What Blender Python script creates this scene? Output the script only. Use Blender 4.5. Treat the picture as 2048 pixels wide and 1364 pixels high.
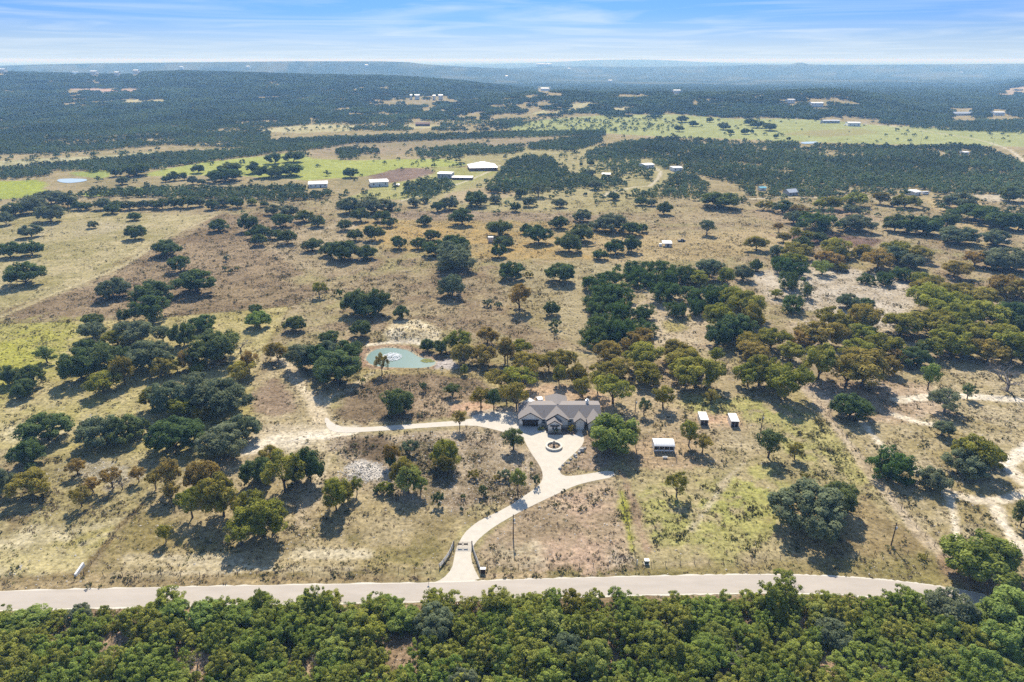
import bpy, math, random
import numpy as np
R = math.radians
random.seed(7)
rng = np.random.default_rng(11)
S = bpy.context.scene
for o in list(bpy.data.objects):
    bpy.data.objects.remove(o, do_unlink=True)
COL = S.collection

# ------------------------------------------------------------------ camera
F_PX, CAM_H = 1365.33, 120.0
TH = math.atan(564 / F_PX)
cam = bpy.data.cameras.new('camera'); cam.lens = 24; cam.sensor_width = 36
cam.clip_start = 1.0; cam.clip_end = 90000
camo = bpy.data.objects.new('camera', cam); COL.objects.link(camo)
camo.location = (0, 0, CAM_H); camo.rotation_euler = (math.pi / 2 - TH, 0, 0)
S.camera = camo

# ------------------------------------------------------------------ light, sky, exposure
SUN_EL, SUN_AZ = R(43.0), R(-2.0)          # the sun stands ahead of the camera, over +Y
wd = bpy.data.worlds.new('World'); S.world = wd; wd.use_nodes = True
nt = wd.node_tree; nt.nodes.clear()
def wn(t, **k):
    n = nt.nodes.new(t)
    for a, b in k.items(): setattr(n, a, b)
    return n
sky = wn('ShaderNodeTexSky', sky_type='NISHITA', sun_disc=False, sun_elevation=SUN_EL, sun_rotation=SUN_AZ,
         altitude=300.0, air_density=1.0, dust_density=0.35, ozone_density=2.5)
tc = wn('ShaderNodeTexCoord')
sep = wn('ShaderNodeSeparateXYZ'); nt.links.new(tc.outputs['Generated'], sep.inputs[0])
# cirrus: project the direction on a high flat sheet so streaks shorten towards the horizon
zc = wn('ShaderNodeMath', operation='ADD'); zc.inputs[1].default_value = 0.02
zm = wn('ShaderNodeMath', operation='MAXIMUM'); zm.inputs[1].default_value = 0.0
nt.links.new(sep.outputs['Z'], zm.inputs[0]); nt.links.new(zm.outputs[0], zc.inputs[0])
dx = wn('ShaderNodeMath', operation='DIVIDE'); dy = wn('ShaderNodeMath', operation='DIVIDE')
nt.links.new(sep.outputs['X'], dx.inputs[0]); nt.links.new(zc.outputs[0], dx.inputs[1])
nt.links.new(sep.outputs['Y'], dy.inputs[0]); nt.links.new(zc.outputs[0], dy.inputs[1])
cmb = wn('ShaderNodeCombineXYZ'); nt.links.new(dx.outputs[0], cmb.inputs[0]); nt.links.new(dy.outputs[0], cmb.inputs[1])
mp = wn('ShaderNodeMapping'); mp.inputs['Rotation'].default_value = (0, 0, R(18)); mp.inputs['Scale'].default_value = (0.22, 0.22, 1)
nt.links.new(cmb.outputs[0], mp.inputs[0])
nz = wn('ShaderNodeTexNoise'); nz.inputs['Scale'].default_value = 1.0; nz.inputs['Detail'].default_value = 7; nz.inputs['Roughness'].default_value = 0.55
nz.inputs['Distortion'].default_value = 1.2
nt.links.new(mp.outputs[0], nz.inputs['Vector'])
rp = wn('ShaderNodeValToRGB'); rp.color_ramp.elements[0].position = 0.44; rp.color_ramp.elements[1].position = 0.70
nt.links.new(nz.outputs['Fac'], rp.inputs[0])
cf = wn('ShaderNodeMath', operation='MULTIPLY'); cf.inputs[1].default_value = 0.42
nt.links.new(rp.outputs[0], cf.inputs[0])
mixc = wn('ShaderNodeMix', data_type='RGBA'); mixc.inputs['B'].default_value = (5.0, 5.5, 5.9, 1)
# deep clear blue aloft, milky towards the horizon all the way round
tint = wn('ShaderNodeMix', data_type='RGBA', blend_type='MULTIPLY'); tint.inputs['Factor'].default_value = 1.0; tint.inputs['B'].default_value = (.22, .46, .92, 1)
nt.links.new(sky.outputs[0], tint.inputs['A'])
tz = wn('ShaderNodeMapRange', interpolation_type='SMOOTHSTEP'); tz.inputs['From Min'].default_value = .07; tz.inputs['From Max'].default_value = .40; tz.inputs['To Min'].default_value = 0.0; tz.inputs['To Max'].default_value = 1.0
tm_ = wn('ShaderNodeMix', data_type='RGBA'); tm_.inputs['A'].default_value = (.165, .315, .70, 1); tm_.inputs['B'].default_value = (.92, .96, 1.0, 1)
nt.links.new(sep.outputs['Z'], tz.inputs['Value']); nt.links.new(tz.outputs[0], tm_.inputs['Factor']); nt.links.new(tm_.outputs['Result'], tint.inputs['B'])
hz = wn('ShaderNodeMapRange', interpolation_type='SMOOTHSTEP'); hz.inputs['From Min'].default_value = -.02; hz.inputs['From Max'].default_value = .062; hz.inputs['To Min'].default_value = .92; hz.inputs['To Max'].default_value = 0.0
nt.links.new(sep.outputs['Z'], hz.inputs['Value'])
hmx = wn('ShaderNodeMix', data_type='RGBA'); hmx.inputs['B'].default_value = (4.3, 5.0, 5.6, 1)
nt.links.new(hz.outputs[0], hmx.inputs['Factor']); nt.links.new(tint.outputs['Result'], hmx.inputs['A'])
nt.links.new(cf.outputs[0], mixc.inputs['Factor']); nt.links.new(hmx.outputs['Result'], mixc.inputs['A'])
bg = wn('ShaderNodeBackground'); bg.inputs['Strength'].default_value = 0.115
wo = wn('ShaderNodeOutputWorld')
nt.links.new(mixc.outputs['Result'], bg.inputs['Color']); nt.links.new(bg.outputs[0], wo.inputs[0])

sl = bpy.data.lights.new('sun', 'SUN'); sl.energy = 4.7; sl.angle = R(0.53); sl.color = (1.0, 0.93, 0.80)
so = bpy.data.objects.new('sun', sl); COL.objects.link(so)
so.rotation_euler = (math.pi / 2 - SUN_EL, 0, math.pi - SUN_AZ)   # shines from +Y down towards the camera
so.location = (0, 100, 400)
HAZE_DENSITY = 1.4e-4
vs = S.view_settings
S.display_settings.display_device = 'sRGB'
vs.view_transform = 'Standard'; vs.look = 'None'; vs.gamma = 1; vs.exposure = 0.62; vs.use_curve_mapping = False
S.render.engine = 'CYCLES'
S.cycles.use_denoising = False
S.cycles.max_bounces = 6; S.cycles.diffuse_bounces = 3; S.cycles.transparent_max_bounces = 8; S.cycles.volume_bounces = 0
S.cycles.use_adaptive_sampling = True; S.cycles.adaptive_threshold = 0.01

# ------------------------------------------------------------------ helpers
def link(o, parent=None):
    COL.objects.link(o)
    if parent is not None: o.parent = parent
    return o
def tag(o, label=None, cat=None, group=None, kind=None):
    if label: o['label'] = label
    if cat: o['category'] = cat
    if group: o['group'] = group
    if kind: o['kind'] = kind
    return o
def thing(name, label, cat, loc=(0, 0, 0), rotz=0, group=None):
    o = bpy.data.objects.new(name, None); o.empty_display_size = .3
    o.location = loc; o.rotation_euler = (0, 0, rotz); COL.objects.link(o)
    return tag(o, label, cat, group)
class MB:
    """collects vertices and faces; build() links them as ONE mesh object"""
    def __init__(s): s.v, s.f = [], []
    def poly(s, pts):
        n = len(s.v); s.v += [tuple(p) for p in pts]; s.f.append(tuple(range(n, n + len(pts)))); return s
    def hexa(s, p):      # 8 points: bottom 4 ccw, top 4 ccw
        n = len(s.v); s.v += [tuple(q) for q in p]
        for a in ((3, 2, 1, 0), (4, 5, 6, 7), (0, 1, 5, 4), (1, 2, 6, 5), (2, 3, 7, 6), (3, 0, 4, 7)):
            s.f.append(tuple(n + i for i in a))
        return s
    def box(s, x0, x1, y0, y1, z0, z1):
        return s.hexa([(x0, y0, z0), (x1, y0, z0), (x1, y1, z0), (x0, y1, z0), (x0, y0, z1), (x1, y0, z1), (x1, y1, z1), (x0, y1, z1)])
    def prism(s, prof, a, b, fn):   # profile points -> fn(u, v, t) for t = a, b
        n = len(s.v); k = len(prof)
        s.v += [fn(u, v, a) for u, v in prof] + [fn(u, v, b) for u, v in prof]
        s.f.append(tuple(n + i for i in reversed(range(k)))); s.f.append(tuple(n + k + i for i in range(k)))
        for i in range(k):
            j = (i + 1) % k; s.f.append((n + i, n + j, n + k + j, n + k + i))
        return s
    def tube(s, a, b, ra, rb=None, n=6):
        rb = ra if rb is None else rb
        a = np.array(a, float); b = np.array(b, float); d = b - a; L = np.linalg.norm(d)
        if L < 1e-6: return s
        d /= L; u = np.cross(d, (0, 0, 1.)) if abs(d[2]) < .95 else np.cross(d, (1., 0, 0)); u /= np.linalg.norm(u); w = np.cross(d, u)
        m = len(s.v)
        for c, r in ((a, ra), (b, rb)):
            for i in range(n):
                t = 2 * math.pi * i / n; s.v.append(tuple(c + r * (math.cos(t) * u + math.sin(t) * w)))
        for i in range(n):
            j = (i + 1) % n; s.f.append((m + i, m + j, m + n + j, m + n + i))
        s.f.append(tuple(m + i for i in reversed(range(n)))); s.f.append(tuple(m + n + i for i in range(n)))
        return s
    def lathe(s, prof, n=24, c=(0, 0)):
        m = len(s.v); k = len(prof)
        for i in range(n):
            t = 2 * math.pi * i / n
            for r, z in prof: s.v.append((c[0] + r * math.cos(t), c[1] + r * math.sin(t), z))
        for i in range(n):
            j = (i + 1) % n
            for q in range(k - 1): s.f.append((m + i * k + q, m + j * k + q, m + j * k + q + 1, m + i * k + q + 1))
        return s
    def mesh(s, name, mat=None, smooth=False):
        me = bpy.data.meshes.new(name); me.from_pydata(s.v, [], s.f); me.validate(); me.update()
        if mat: me.materials.append(mat)
        if smooth: me.polygons.foreach_set('use_smooth', [True] * len(me.polygons))
        return me
    def build(s, name, mat=None, parent=None, smooth=False, loc=None):
        o = bpy.data.objects.new(name, s.mesh(name, mat, smooth)); link(o, parent)
        if loc is not None: o.location = loc
        return o
def np_mesh(name, verts, faces, mats=(), smooth=False):
    """verts (n,3), faces (m,k) arrays -> mesh, fast"""
    me = bpy.data.meshes.new(name); verts = np.asarray(verts, np.float32); faces = np.asarray(faces, np.int32)
    me.vertices.add(len(verts)); me.vertices.foreach_set('co', verts.ravel())
    if len(faces):
        k = faces.shape[1]; me.loops.add(faces.size); me.loops.foreach_set('vertex_index', faces.ravel())
        me.polygons.add(len(faces)); me.polygons.foreach_set('loop_start', np.arange(len(faces), dtype=np.int32) * k)
        me.polygons.foreach_set('loop_total', np.full(len(faces), k, np.int32))
        if smooth: me.polygons.foreach_set('use_smooth', np.ones(len(faces), bool))
    for m in mats: me.materials.append(m)
    me.update(calc_edges=True); return me
def set_attr(me, name, kind, data, dom='POINT'):
    a = me.attributes.new(name, kind, dom)
    a.data.foreach_set('color' if 'COLOR' in kind else 'vector' if kind == 'FLOAT_VECTOR' else 'value', np.ascontiguousarray(data).ravel())
    return a

# ------------------------------------------------------------------ noise
def _hash(ix, iy, seed):
    h = (ix.astype(np.int64) * 374761393 + iy.astype(np.int64) * 668265263 + seed * 974711) & 0xffffffff
    h = ((h ^ (h >> 13)) * 1274126177) & 0xffffffff
    return ((h ^ (h >> 16)) & 0xffff) / 65535.0
def vnoise(x, y, seed=0):
    ix = np.floor(x); iy = np.floor(y); fx = x - ix; fy = y - iy
    fx = fx * fx * (3 - 2 * fx); fy = fy * fy * (3 - 2 * fy)
    a = _hash(ix, iy, seed); b = _hash(ix + 1, iy, seed); c = _hash(ix, iy + 1, seed); d = _hash(ix + 1, iy + 1, seed)
    return a + (b - a) * fx + (c - a) * fy + (a - b - c + d) * fx * fy
def fbm(x, y, size, octv=3, seed=0):
    v = 0; amp = 1; tot = 0
    for k in range(octv):
        v = v + amp * vnoise(x / size + 17.3 * k, y / size - 9.1 * k, seed + k); tot += amp; amp *= .55; size *= .48
    return v / tot
def sstep(a, b, x):
    t = np.clip((x - a) / (b - a), 0, 1); return t * t * (3 - 2 * t)

# ------------------------------------------------------------------ survey: height of the land, and points read off the photograph
ct, st = math.cos(TH), math.sin(TH)
def slope_of(py):
    v = (py - 682) / F_PX; return (-st - v * ct) / (ct - v * st)
RIDGES = []   # (crest distance, front width, back width, px list, z list)
def ridge(Yr, wf, wb, pts):
    RIDGES.append((Yr, wf, wb, [p[0] for p in pts], [CAM_H + slope_of(p[1]) * Yr for p in pts]))
ridge(3000, 800, 500, [(-900, 150), (-300, 141), (0, 145), (100, 148), (200, 150), (250, 152), (300, 146), (380, 144), (450, 146), (550, 149), (650, 152), (760, 153), (850, 158), (920, 164), (1000, 174), (1060, 182), (1150, 205), (1300, 260)])
ridge(2000, 350, 300, [(850, 230), (900, 208), (1000, 194), (1100, 184), (1200, 190), (1300, 188), (1400, 190), (1500, 188), (1580, 185), (1650, 182), (1700, 186), (1750, 194), (1800, 202), (1850, 210), (1900, 222), (2100, 250), (2800, 250)])
ridge(3600, 500, 500, [(1500, 260), (1700, 206), (1800, 197), (1900, 191), (1950, 184), (2000, 174), (2048, 163), (2150, 148), (2400, 140), (2900, 150)])
ridge(5200, 600, 600, [(1450, 230), (1550, 196), (1650, 180), (1700, 170), (1760, 164), (1850, 165), (1950, 166), (2048, 155), (2300, 150), (2900, 160)])
ridge(7000, 900, 900, [(-900, 135), (-200, 134), (0, 131), (100, 128), (200, 126), (400, 124), (600, 122), (760, 122), (820, 124), (850, 128), (930, 133), (1000, 136), (1100, 146), (1250, 170)])
ridge(9500, 1200, 1200, [(700, 145), (900, 141), (1000, 137), (1100, 132), (1300, 133), (1450, 131), (1500, 129), (1570, 129), (1587, 126.5), (1594, 124.5), (1604, 124.5), (1612, 127.5), (1640, 129), (1750, 129), (1900, 128), (2000, 127), (2100, 126), (2900, 128)])
ridge(17000, 1600, 1600, [(800, 132), (1050, 126), (1150, 122), (1180, 120), (1250, 118.6), (1300, 118.8), (1350, 121), (1400, 124), (1600, 129), (2000, 129), (2900, 129)])
def px_of(X, Y):
    return 1024 + F_PX * X / (Y * ct + 46.0)
POND = None; MOUND = None
def height(X, Y):
    X = np.asarray(X, float); Y = np.asarray(Y, float)
    base = -45 * sstep(2400, 5200, Y)
    h = base + (fbm(X, Y, 260, 2, 5) - .5) * 7 * sstep(480, 1000, Y) + (fbm(X, Y, 900, 3, 9) - .5) * 26 * sstep(2600, 6000, Y)
    px = px_of(X, Y)
    for Yr, wf, wb, xs, zs in RIDGES:
        g = np.exp(-((Y - Yr) / np.where(Y < Yr, wf, wb)) ** 2)
        z = np.interp(px, xs, zs)
        h = np.maximum(h, base + (z - base) * g + (h - base) * (1 - g))
    return h
_ys = np.concatenate([np.arange(60, 520, 2.0), np.geomspace(520, 60000, 1500)])
def at(px, py):
    """pixel of the photograph -> the point of the land it shows"""
    u = (px - 1024) / F_PX; v = (py - 682) / F_PX
    d = np.array([u, ct - v * st, -st - v * ct])
    t = _ys / d[1]; zz = CAM_H + t * d[2]; xx = t * d[0]
    hh = height(xx, _ys); k = np.argmax(zz < hh)
    if k == 0: k = len(_ys) - 1
    a = zz[k - 1] - hh[k - 1]; b = zz[k] - hh[k]; w = a / (a - b) if a != b else 0
    Y = _ys[k - 1] + w * (_ys[k] - _ys[k - 1]); X = Y / d[1] * d[0]
    return np.array([X, Y, float(height(X, Y))])
def at_many(pts): return np.array([at(*p) for p in pts])
def proj(X, Y, Z):
    X = np.asarray(X, float); d = CAM_H - Z; dep = Y * ct + d * st
    return 1024 + F_PX * X / dep, 682 + F_PX * (d * ct - Y * st) / dep, dep
def height_at_px(P, py):
    """height above the land at which the vertical through P passes image row py"""
    return CAM_H + slope_of(py) * P[1] - P[2]
def in_poly(x, y, poly):
    poly = np.asarray(poly); c = np.zeros(np.shape(x), bool); n = len(poly); j = n - 1
    for i in range(n):
        xi, yi = poly[i][:2]; xj, yj = poly[j][:2]
        if yi != yj:
            c ^= ((yi > y) != (yj > y)) & (x < (xj - xi) * (y - yi) / (yj - yi) + xi)
        j = i
    return c
def seg_dist(x, y, pts, closed=False):
    d = np.full(np.shape(x), 1e9); n = len(pts)
    for i in range(n if closed else n - 1):
        ax, ay = pts[i][:2]; bx, by = pts[(i + 1) % n][:2]
        vx, vy = bx - ax, by - ay; L = vx * vx + vy * vy + 1e-9
        t = np.clip(((x - ax) * vx + (y - ay) * vy) / L, 0, 1)
        d = np.minimum(d, np.hypot(x - ax - t * vx, y - ay - t * vy))
    return d

# ------------------------------------------------------------------ materials
def new_mat(name):
    m = bpy.data.materials.new(name); m.use_nodes = True
    n = m.node_tree.nodes; n.clear(); return m, n, m.node_tree.links
def simple(name, col, rough=.8, var=.12, scale=2.0, metallic=0.0, spec=.3, bump=0.0, stretch=(1, 1, 1)):
    m, n, l = new_mat(name)
    out = n.new('ShaderNodeOutputMaterial'); b = n.new('ShaderNodeBsdfPrincipled'); l.new(b.outputs[0], out.inputs[0])
    b.inputs['Roughness'].default_value = rough; b.inputs['Metallic'].default_value = metallic; b.inputs['Specular IOR Level'].default_value = spec
    t = n.new('ShaderNodeTexCoord'); mp = n.new('ShaderNodeMapping'); mp.inputs['Scale'].default_value = stretch
    nz = n.new('ShaderNodeTexNoise'); nz.inputs['Scale'].default_value = scale; nz.inputs['Detail'].default_value = 5; nz.inputs['Roughness'].default_value = .65
    l.new(t.outputs['Object'], mp.inputs[0]); l.new(mp.outputs[0], nz.inputs['Vector'])
    mx = n.new('ShaderNodeMix'); mx.data_type = 'RGBA'
    mx.inputs['A'].default_value = (*[c * (1 - var * 1.6) for c in col], 1); mx.inputs['B'].default_value = (*[min(1, c * (1 + var * 1.6)) for c in col], 1)
    l.new(nz.outputs['Fac'], mx.inputs['Factor']); l.new(mx.outputs['Result'], b.inputs['Base Color'])
    if bump:
        bp = n.new('ShaderNodeBump'); bp.inputs['Strength'].default_value = bump; bp.inputs['Distance'].default_value = .05
        l.new(nz.outputs['Fac'], bp.inputs['Height']); l.new(bp.outputs[0], b.inputs['Normal'])
    return m
def leaf_mat(name, c1, c2, transl=.32, hv=.02, vv=.3):
    """foliage: per-clump attribute and per-tree random move the colour between c1 and c2"""
    m, n, l = new_mat(name)
    out = n.new('ShaderNodeOutputMaterial'); at_ = n.new('ShaderNodeAttribute'); at_.attribute_name = 'clump'
    oi = n.new('ShaderNodeObjectInfo'); mx = n.new('ShaderNodeMix'); mx.data_type = 'RGBA'
    mx.inputs['A'].default_value = (*c1, 1); mx.inputs['B'].default_value = (*c2, 1)
    f = n.new('ShaderNodeMath'); f.operation = 'MULTIPLY_ADD'; f.inputs[1].default_value = .55
    g = n.new('ShaderNodeMath'); g.operation = 'MULTIPLY'; g.inputs[1].default_value = .45
    l.new(oi.outputs['Random'], g.inputs[0]); l.new(at_.outputs['Fac'], f.inputs[0]); l.new(g.outputs[0], f.inputs[2]); l.new(f.outputs[0], mx.inputs['Factor'])
    hs = n.new('ShaderNodeHueSaturation')
    r2 = n.new('ShaderNodeMath'); r2.operation = 'MULTIPLY_ADD'; r2.inputs[1].default_value = 7.31; r2.inputs[2].default_value = .13
    r3 = n.new('ShaderNodeMath'); r3.operation = 'FRACT'; l.new(oi.outputs['Random'], r2.inputs[0]); l.new(r2.outputs[0], r3.inputs[0])
    hm = n.new('ShaderNodeMapRange'); hm.inputs['To Min'].default_value = .5 - hv; hm.inputs['To Max'].default_value = .5 + hv
    l.new(r3.outputs[0], hm.inputs['Value']); l.new(hm.outputs[0], hs.inputs['Hue'])
    vm = n.new('ShaderNodeMapRange'); vm.inputs['To Min'].default_value = 1 - vv; vm.inputs['To Max'].default_value = 1 + vv
    l.new(at_.outputs['Fac'], vm.inputs['Value']); l.new(vm.outputs[0], hs.inputs['Value'])
    l.new(mx.outputs['Result'], hs.inputs['Color'])
    d = n.new('ShaderNodeBsdfDiffuse'); t = n.new('ShaderNodeBsdfTranslucent'); ms = n.new('ShaderNodeMixShader'); ms.inputs[0].default_value = transl
    l.new(hs.outputs[0], d.inputs[0]); l.new(hs.outputs[0], t.inputs[0]); l.new(d.outputs[0], ms.inputs[1]); l.new(t.outputs[0], ms.inputs[2])
    l.new(ms.outputs[0], out.inputs[0]); return m
M = {}
M['leaf_dark'] = leaf_mat('oak_leaf_dark', (.090, .136, .044), (.190, .235, .086), .42)
M['leaf_grey'] = leaf_mat('oak_leaf_grey', (.140, .175, .090), (.245, .272, .150), .42, hv=.015)
M['leaf_olive'] = leaf_mat('oak_leaf_olive', (.225, .222, .038), (.390, .352, .076), .42, hv=.026)
M['leaf_rust'] = leaf_mat('oak_leaf_rust', (.275, .215, .052), (.435, .340, .096), .42, hv=.022)
M['leaf_bright'] = leaf_mat('oak_leaf_bright', (.200, .265, .052), (.340, .390, .108), .42)
M['leaf_juniper'] = leaf_mat('juniper_leaf', (.155, .205, .034), (.345, .365, .084), .42, hv=.028, vv=.42)
M['leaf_cedar'] = leaf_mat('cedar_leaf', (.074, .132, .032), (.150, .208, .062), .4, hv=.012)
M['leaf_far'] = leaf_mat('far_leaf', (.080, .132, .052), (.180, .215, .100), .4, hv=.02, vv=.4)
# the far woods change tone from stand to stand
n_ = M['leaf_far'].node_tree.nodes; l_ = M['leaf_far'].node_tree.links
oi_ = [q for q in n_ if q.type == 'OBJECT_INFO'][0]; nz_ = n_.new('ShaderNodeTexNoise'); nz_.inputs['Scale'].default_value = .0065; nz_.inputs['Detail'].default_value = 4; nz_.inputs['Roughness'].default_value = .65
l_.new(oi_.outputs['Location'], nz_.inputs['Vector'])
mr_ = n_.new('ShaderNodeMapRange'); mr_.inputs['From Min'].default_value = .32; mr_.inputs['From Max'].default_value = .68; mr_.inputs['To Min'].default_value = .62; mr_.inputs['To Max'].default_value = 1.55
l_.new(nz_.outputs['Fac'], mr_.inputs['Value'])
hs_ = [q for q in n_ if q.type == 'HUE_SAT'][0]; hs2 = n_.new('ShaderNodeHueSaturation'); l_.new(hs_.outputs[0], hs2.inputs['Color']); l_.new(mr_.outputs[0], hs2.inputs['Value'])
for q in n_:
    if q.type in ('BSDF_DIFFUSE', 'BSDF_TRANSLUCENT'): l_.new(hs2.outputs[0], q.inputs[0])
M['bark'] = simple('bark', (.11, .085, .065), .9, .3, 6)
M['bark_grey'] = simple('bark_grey', (.20, .175, .155), .9, .25, 6)
# ================================================================== LAND
POND_PX = [(731.8, 720), (732.5, 714), (735, 709.5), (741, 704), (750, 699.3), (768.3, 695.5), (789.8, 695.5), (814.5, 699.8), (825.3, 705), (835, 711.6), (842.5, 714.9), (859.7, 718), (872.5, 723.5), (870.4, 728.8), (859.6, 734.2), (838.2, 736.4), (806, 735.8), (773.7, 734.7), (752.2, 732), (739.3, 727.8)]
POND_W = at_many(POND_PX)
MOUND_C = at(812, 668)
_height0 = height
def height(X, Y):
    X = np.asarray(X, float); Y = np.asarray(Y, float)
    h = _height0(X, Y)
    near = (np.abs(X + 44) < 40) & (np.abs(Y - 272) < 40)
    if near.any():
        hh = np.where(near, 2.4 * np.exp(-(((X - MOUND_C[0]) / 12.5) ** 2 + ((Y - MOUND_C[1]) / 8) ** 2) ** 1.5), 0)
        d = seg_dist(X, Y, POND_W, True); ins = in_poly(X, Y, POND_W)
        hh = np.where(near & ins, -1.2 * sstep(0, 2.2, d), hh + np.where(near & ~ins, .25 * np.exp(-((d - 1.2) / 1.0) ** 2), 0))
        h = h + hh
    return h

NC, NR_STEP = 560, 0.72
rows = [48.0]
while rows[-1] < 60000:
    y = rows[-1]; rows.append(y + (2.0 if y < 92 else max(NR_STEP, NR_STEP * (y / 330) ** 2)))
rows = np.array(rows); us = np.linspace(-.93, .93, NC)
gY = np.repeat(rows[:, None], NC, 1); gX = us[None, :] * (gY * ct + 46)
GX, GY = gX.ravel(), gY.ravel(); GZ = height(GX, GY)
nr = len(rows)
ii = (np.arange(nr - 1)[:, None] * NC + np.arange(NC - 1)[None, :]).ravel()
faces = np.stack([ii, ii + 1, ii + NC + 1, ii + NC], 1)

def hexc(r, g, b):   # photograph-like sRGB -> linear albedo
    c = np.array([r, g, b]) / 255.0
    return np.where(c <= .04045, c / 12.92, ((c + .055) / 1.055) ** 2.4)
n40 = fbm(GX, GY, 38, 4, 21); n12 = fbm(GX, GY, 11, 3, 33); n4 = fbm(GX, GY, 3.6, 3, 47); n2 = vnoise(GX / 1.1, GY / 1.1, 77)
def con(n, k=2.6): return np.clip((n - .5) * k + .5, 0, 1)
nA, nB, nC_ = con(n40, 3), con(n12, 3), con(n4, 2.6)
GD = .86                          # sunlit photograph value -> albedo
TAN, PALE, BROWN, MAUVE = hexc(178, 163, 130), hexc(205, 193, 165), hexc(134, 113, 88), hexc(140, 114, 104)
OLIVE, LIME, YGRN, FGRN = hexc(150, 143, 92), hexc(160, 168, 62), hexc(170, 170, 80), hexc(150, 172, 84)
ROCK, PINK, GOLD, DARK, STRAW = hexc(212, 204, 190), hexc(206, 168, 140), hexc(184, 156, 98), hexc(96, 84, 62), hexc(192, 178, 138)
LITTER, FAR_W = hexc(88, 76, 58), hexc(62, 72, 48)
def mixn(a, b, t): return a + (b - a) * t[:, None]
col = mixn(TAN, mixn(OLIVE, BROWN, nB), np.clip(.18 + .5 * con(nA * .5 + nC_ * .5, 2.2), 0, 1))
rock = np.clip(.22 + .3 * nB, 0, 1)          # density of loose pale stone
weed = np.clip(.45 + .4 * (nA - .5) + .3 * (nC_ - .5), 0, 1)   # density of dry weeds
wgreen = np.clip(.2 * nA, 0, 1)             # how green the weeds are
far = sstep(430, 900, GY)
col = col + (mixn(TAN, OLIVE, nB) - col) * (far * .7)[:, None]
def zone(pts, ca, cb, soft=3.0, k=1.0, noise=None, wob=1.0, rk=None, wd_=None, wg=None, line=None, patch=None):
    """repaint a field / track: polygon (or polyline of half-width `line`) read off the photograph, in world metres"""
    W = at_many(pts)
    pad = soft * 3 + (line or 0) + 4
    m = (GX > W[:, 0].min() - pad) & (GX < W[:, 0].max() + pad) & (GY > W[:, 1].min() - pad) & (GY < W[:, 1].max() + pad)
    idx = np.nonzero(m)[0]
    if not len(idx): return
    x, y = GX[idx], GY[idx]
    if line is not None:
        sd = line - seg_dist(x, y, W)
    else:
        d = seg_dist(x, y, W, True); sd = np.where(in_poly(x, y, W), d, -d)
    sd = sd + (n12[idx] - .5) * soft * 1.6 * wob + (n4[idx] - .5) * soft * 1.1 * wob + (n2[idx] - .5) * soft * .5 * wob
    a = sstep(-soft * .5, soft * .5, sd) * k
    if patch is not None: a = a * sstep(patch - .18, patch + .18, .5 * nB[idx] + .5 * nC_[idx])
    nn = (.35 * nA + .35 * nB + .3 * nC_)[idx] if noise is None else noise[idx]
    c = mixn(ca, cb, con(nn, 1.8))
    col[idx] += (c - col[idx]) * a[:, None]
    for arr, val in ((rock, rk), (weed, wd_), (wgreen, wg)):
        if val is not None: arr[idx] += (val - arr[idx]) * a

# --- whole middle distance, from back to front
zone([(-300, 420), (0, 430), (100, 420), (250, 425), (430, 430), (330, 480), (240, 540), (0, 640), (-300, 740)], hexc(186, 174, 134), hexc(158, 150, 104), 6, wd_=.18, wg=.4, rk=.12)
zone([(60, 455), (170, 440), (260, 450), (200, 470), (80, 480)], hexc(205, 196, 172), hexc(178, 166, 132), 8, .7, patch=.5, rk=.4)
zone([(330, 480), (430, 430), (560, 428), (620, 440), (600, 560), (690, 580), (580, 615), (300, 642), (0, 645), (0, 622), (150, 575), (240, 535)], hexc(160, 141, 114), hexc(130, 112, 86), 14, .85, wd_=.85, wg=.15)
zone([(500, 470), (700, 440), (780, 470), (700, 540), (600, 540), (540, 500)], hexc(188, 172, 142), hexc(160, 146, 112), 8, .8)
zone([(640, 560), (900, 540), (1100, 560), (1170, 640), (1160, 700), (900, 650), (700, 600)], hexc(166, 150, 118), hexc(136, 118, 92), 8, .8, wd_=.8, wg=.15)
zone([(700, 445), (900, 435), (1240, 450), (1320, 480), (1260, 520), (1000, 520), (760, 500)], GOLD, hexc(172, 154, 108), 9, .85, wd_=.6, wg=.12)
zone([(980, 540), (1160, 520), (1250, 530), (1180, 600), (1160, 690), (1040, 640)], hexc(180, 168, 132), hexc(158, 146, 104), 8, .8, rk=.5)
zone([(1050, 480), (1400, 470), (1560, 445), (1600, 480), (1440, 520), (1250, 530)], hexc(190, 172, 132), hexc(168, 150, 108), 8, .8)
zone([(1540, 470), (1640, 462), (1760, 480), (1745, 498), (1640, 495)], MAUVE, hexc(120, 98, 88), 6, .9, wd_=.8, wg=0)
zone([(1500, 420), (1700, 415), (1760, 440), (1700, 450), (1560, 450)], hexc(150, 124, 104), hexc(178, 158, 130), 8, .8)
zone([(700, 430), (830, 420), (1000, 425), (1240, 430), (1240, 445), (830, 440)], hexc(168, 150, 128), hexc(150, 132, 110), 8, .8)
zone([(1250, 620), (1330, 560), (1420, 600), (1420, 700), (1300, 690)], hexc(196, 180, 148), hexc(160, 140, 110), 6, .9, rk=.85)
zone([(1320, 640), (1380, 635), (1370, 660), (1330, 665)], hexc(172, 160, 92), hexc(150, 140, 84), 5, .9)
zone([(1500, 545), (1640, 520), (1840, 570), (1850, 600), (1770, 680), (1730, 640), (1600, 620), (1540, 600)], hexc(205, 194, 174), hexc(178, 164, 138), 6, .95, rk=.9, wd_=.5)
zone([(1600, 640), (1720, 640), (1640, 700), (1580, 740), (1560, 700)], hexc(200, 188, 165), hexc(160, 144, 118), 6, .8, rk=.8)
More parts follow.
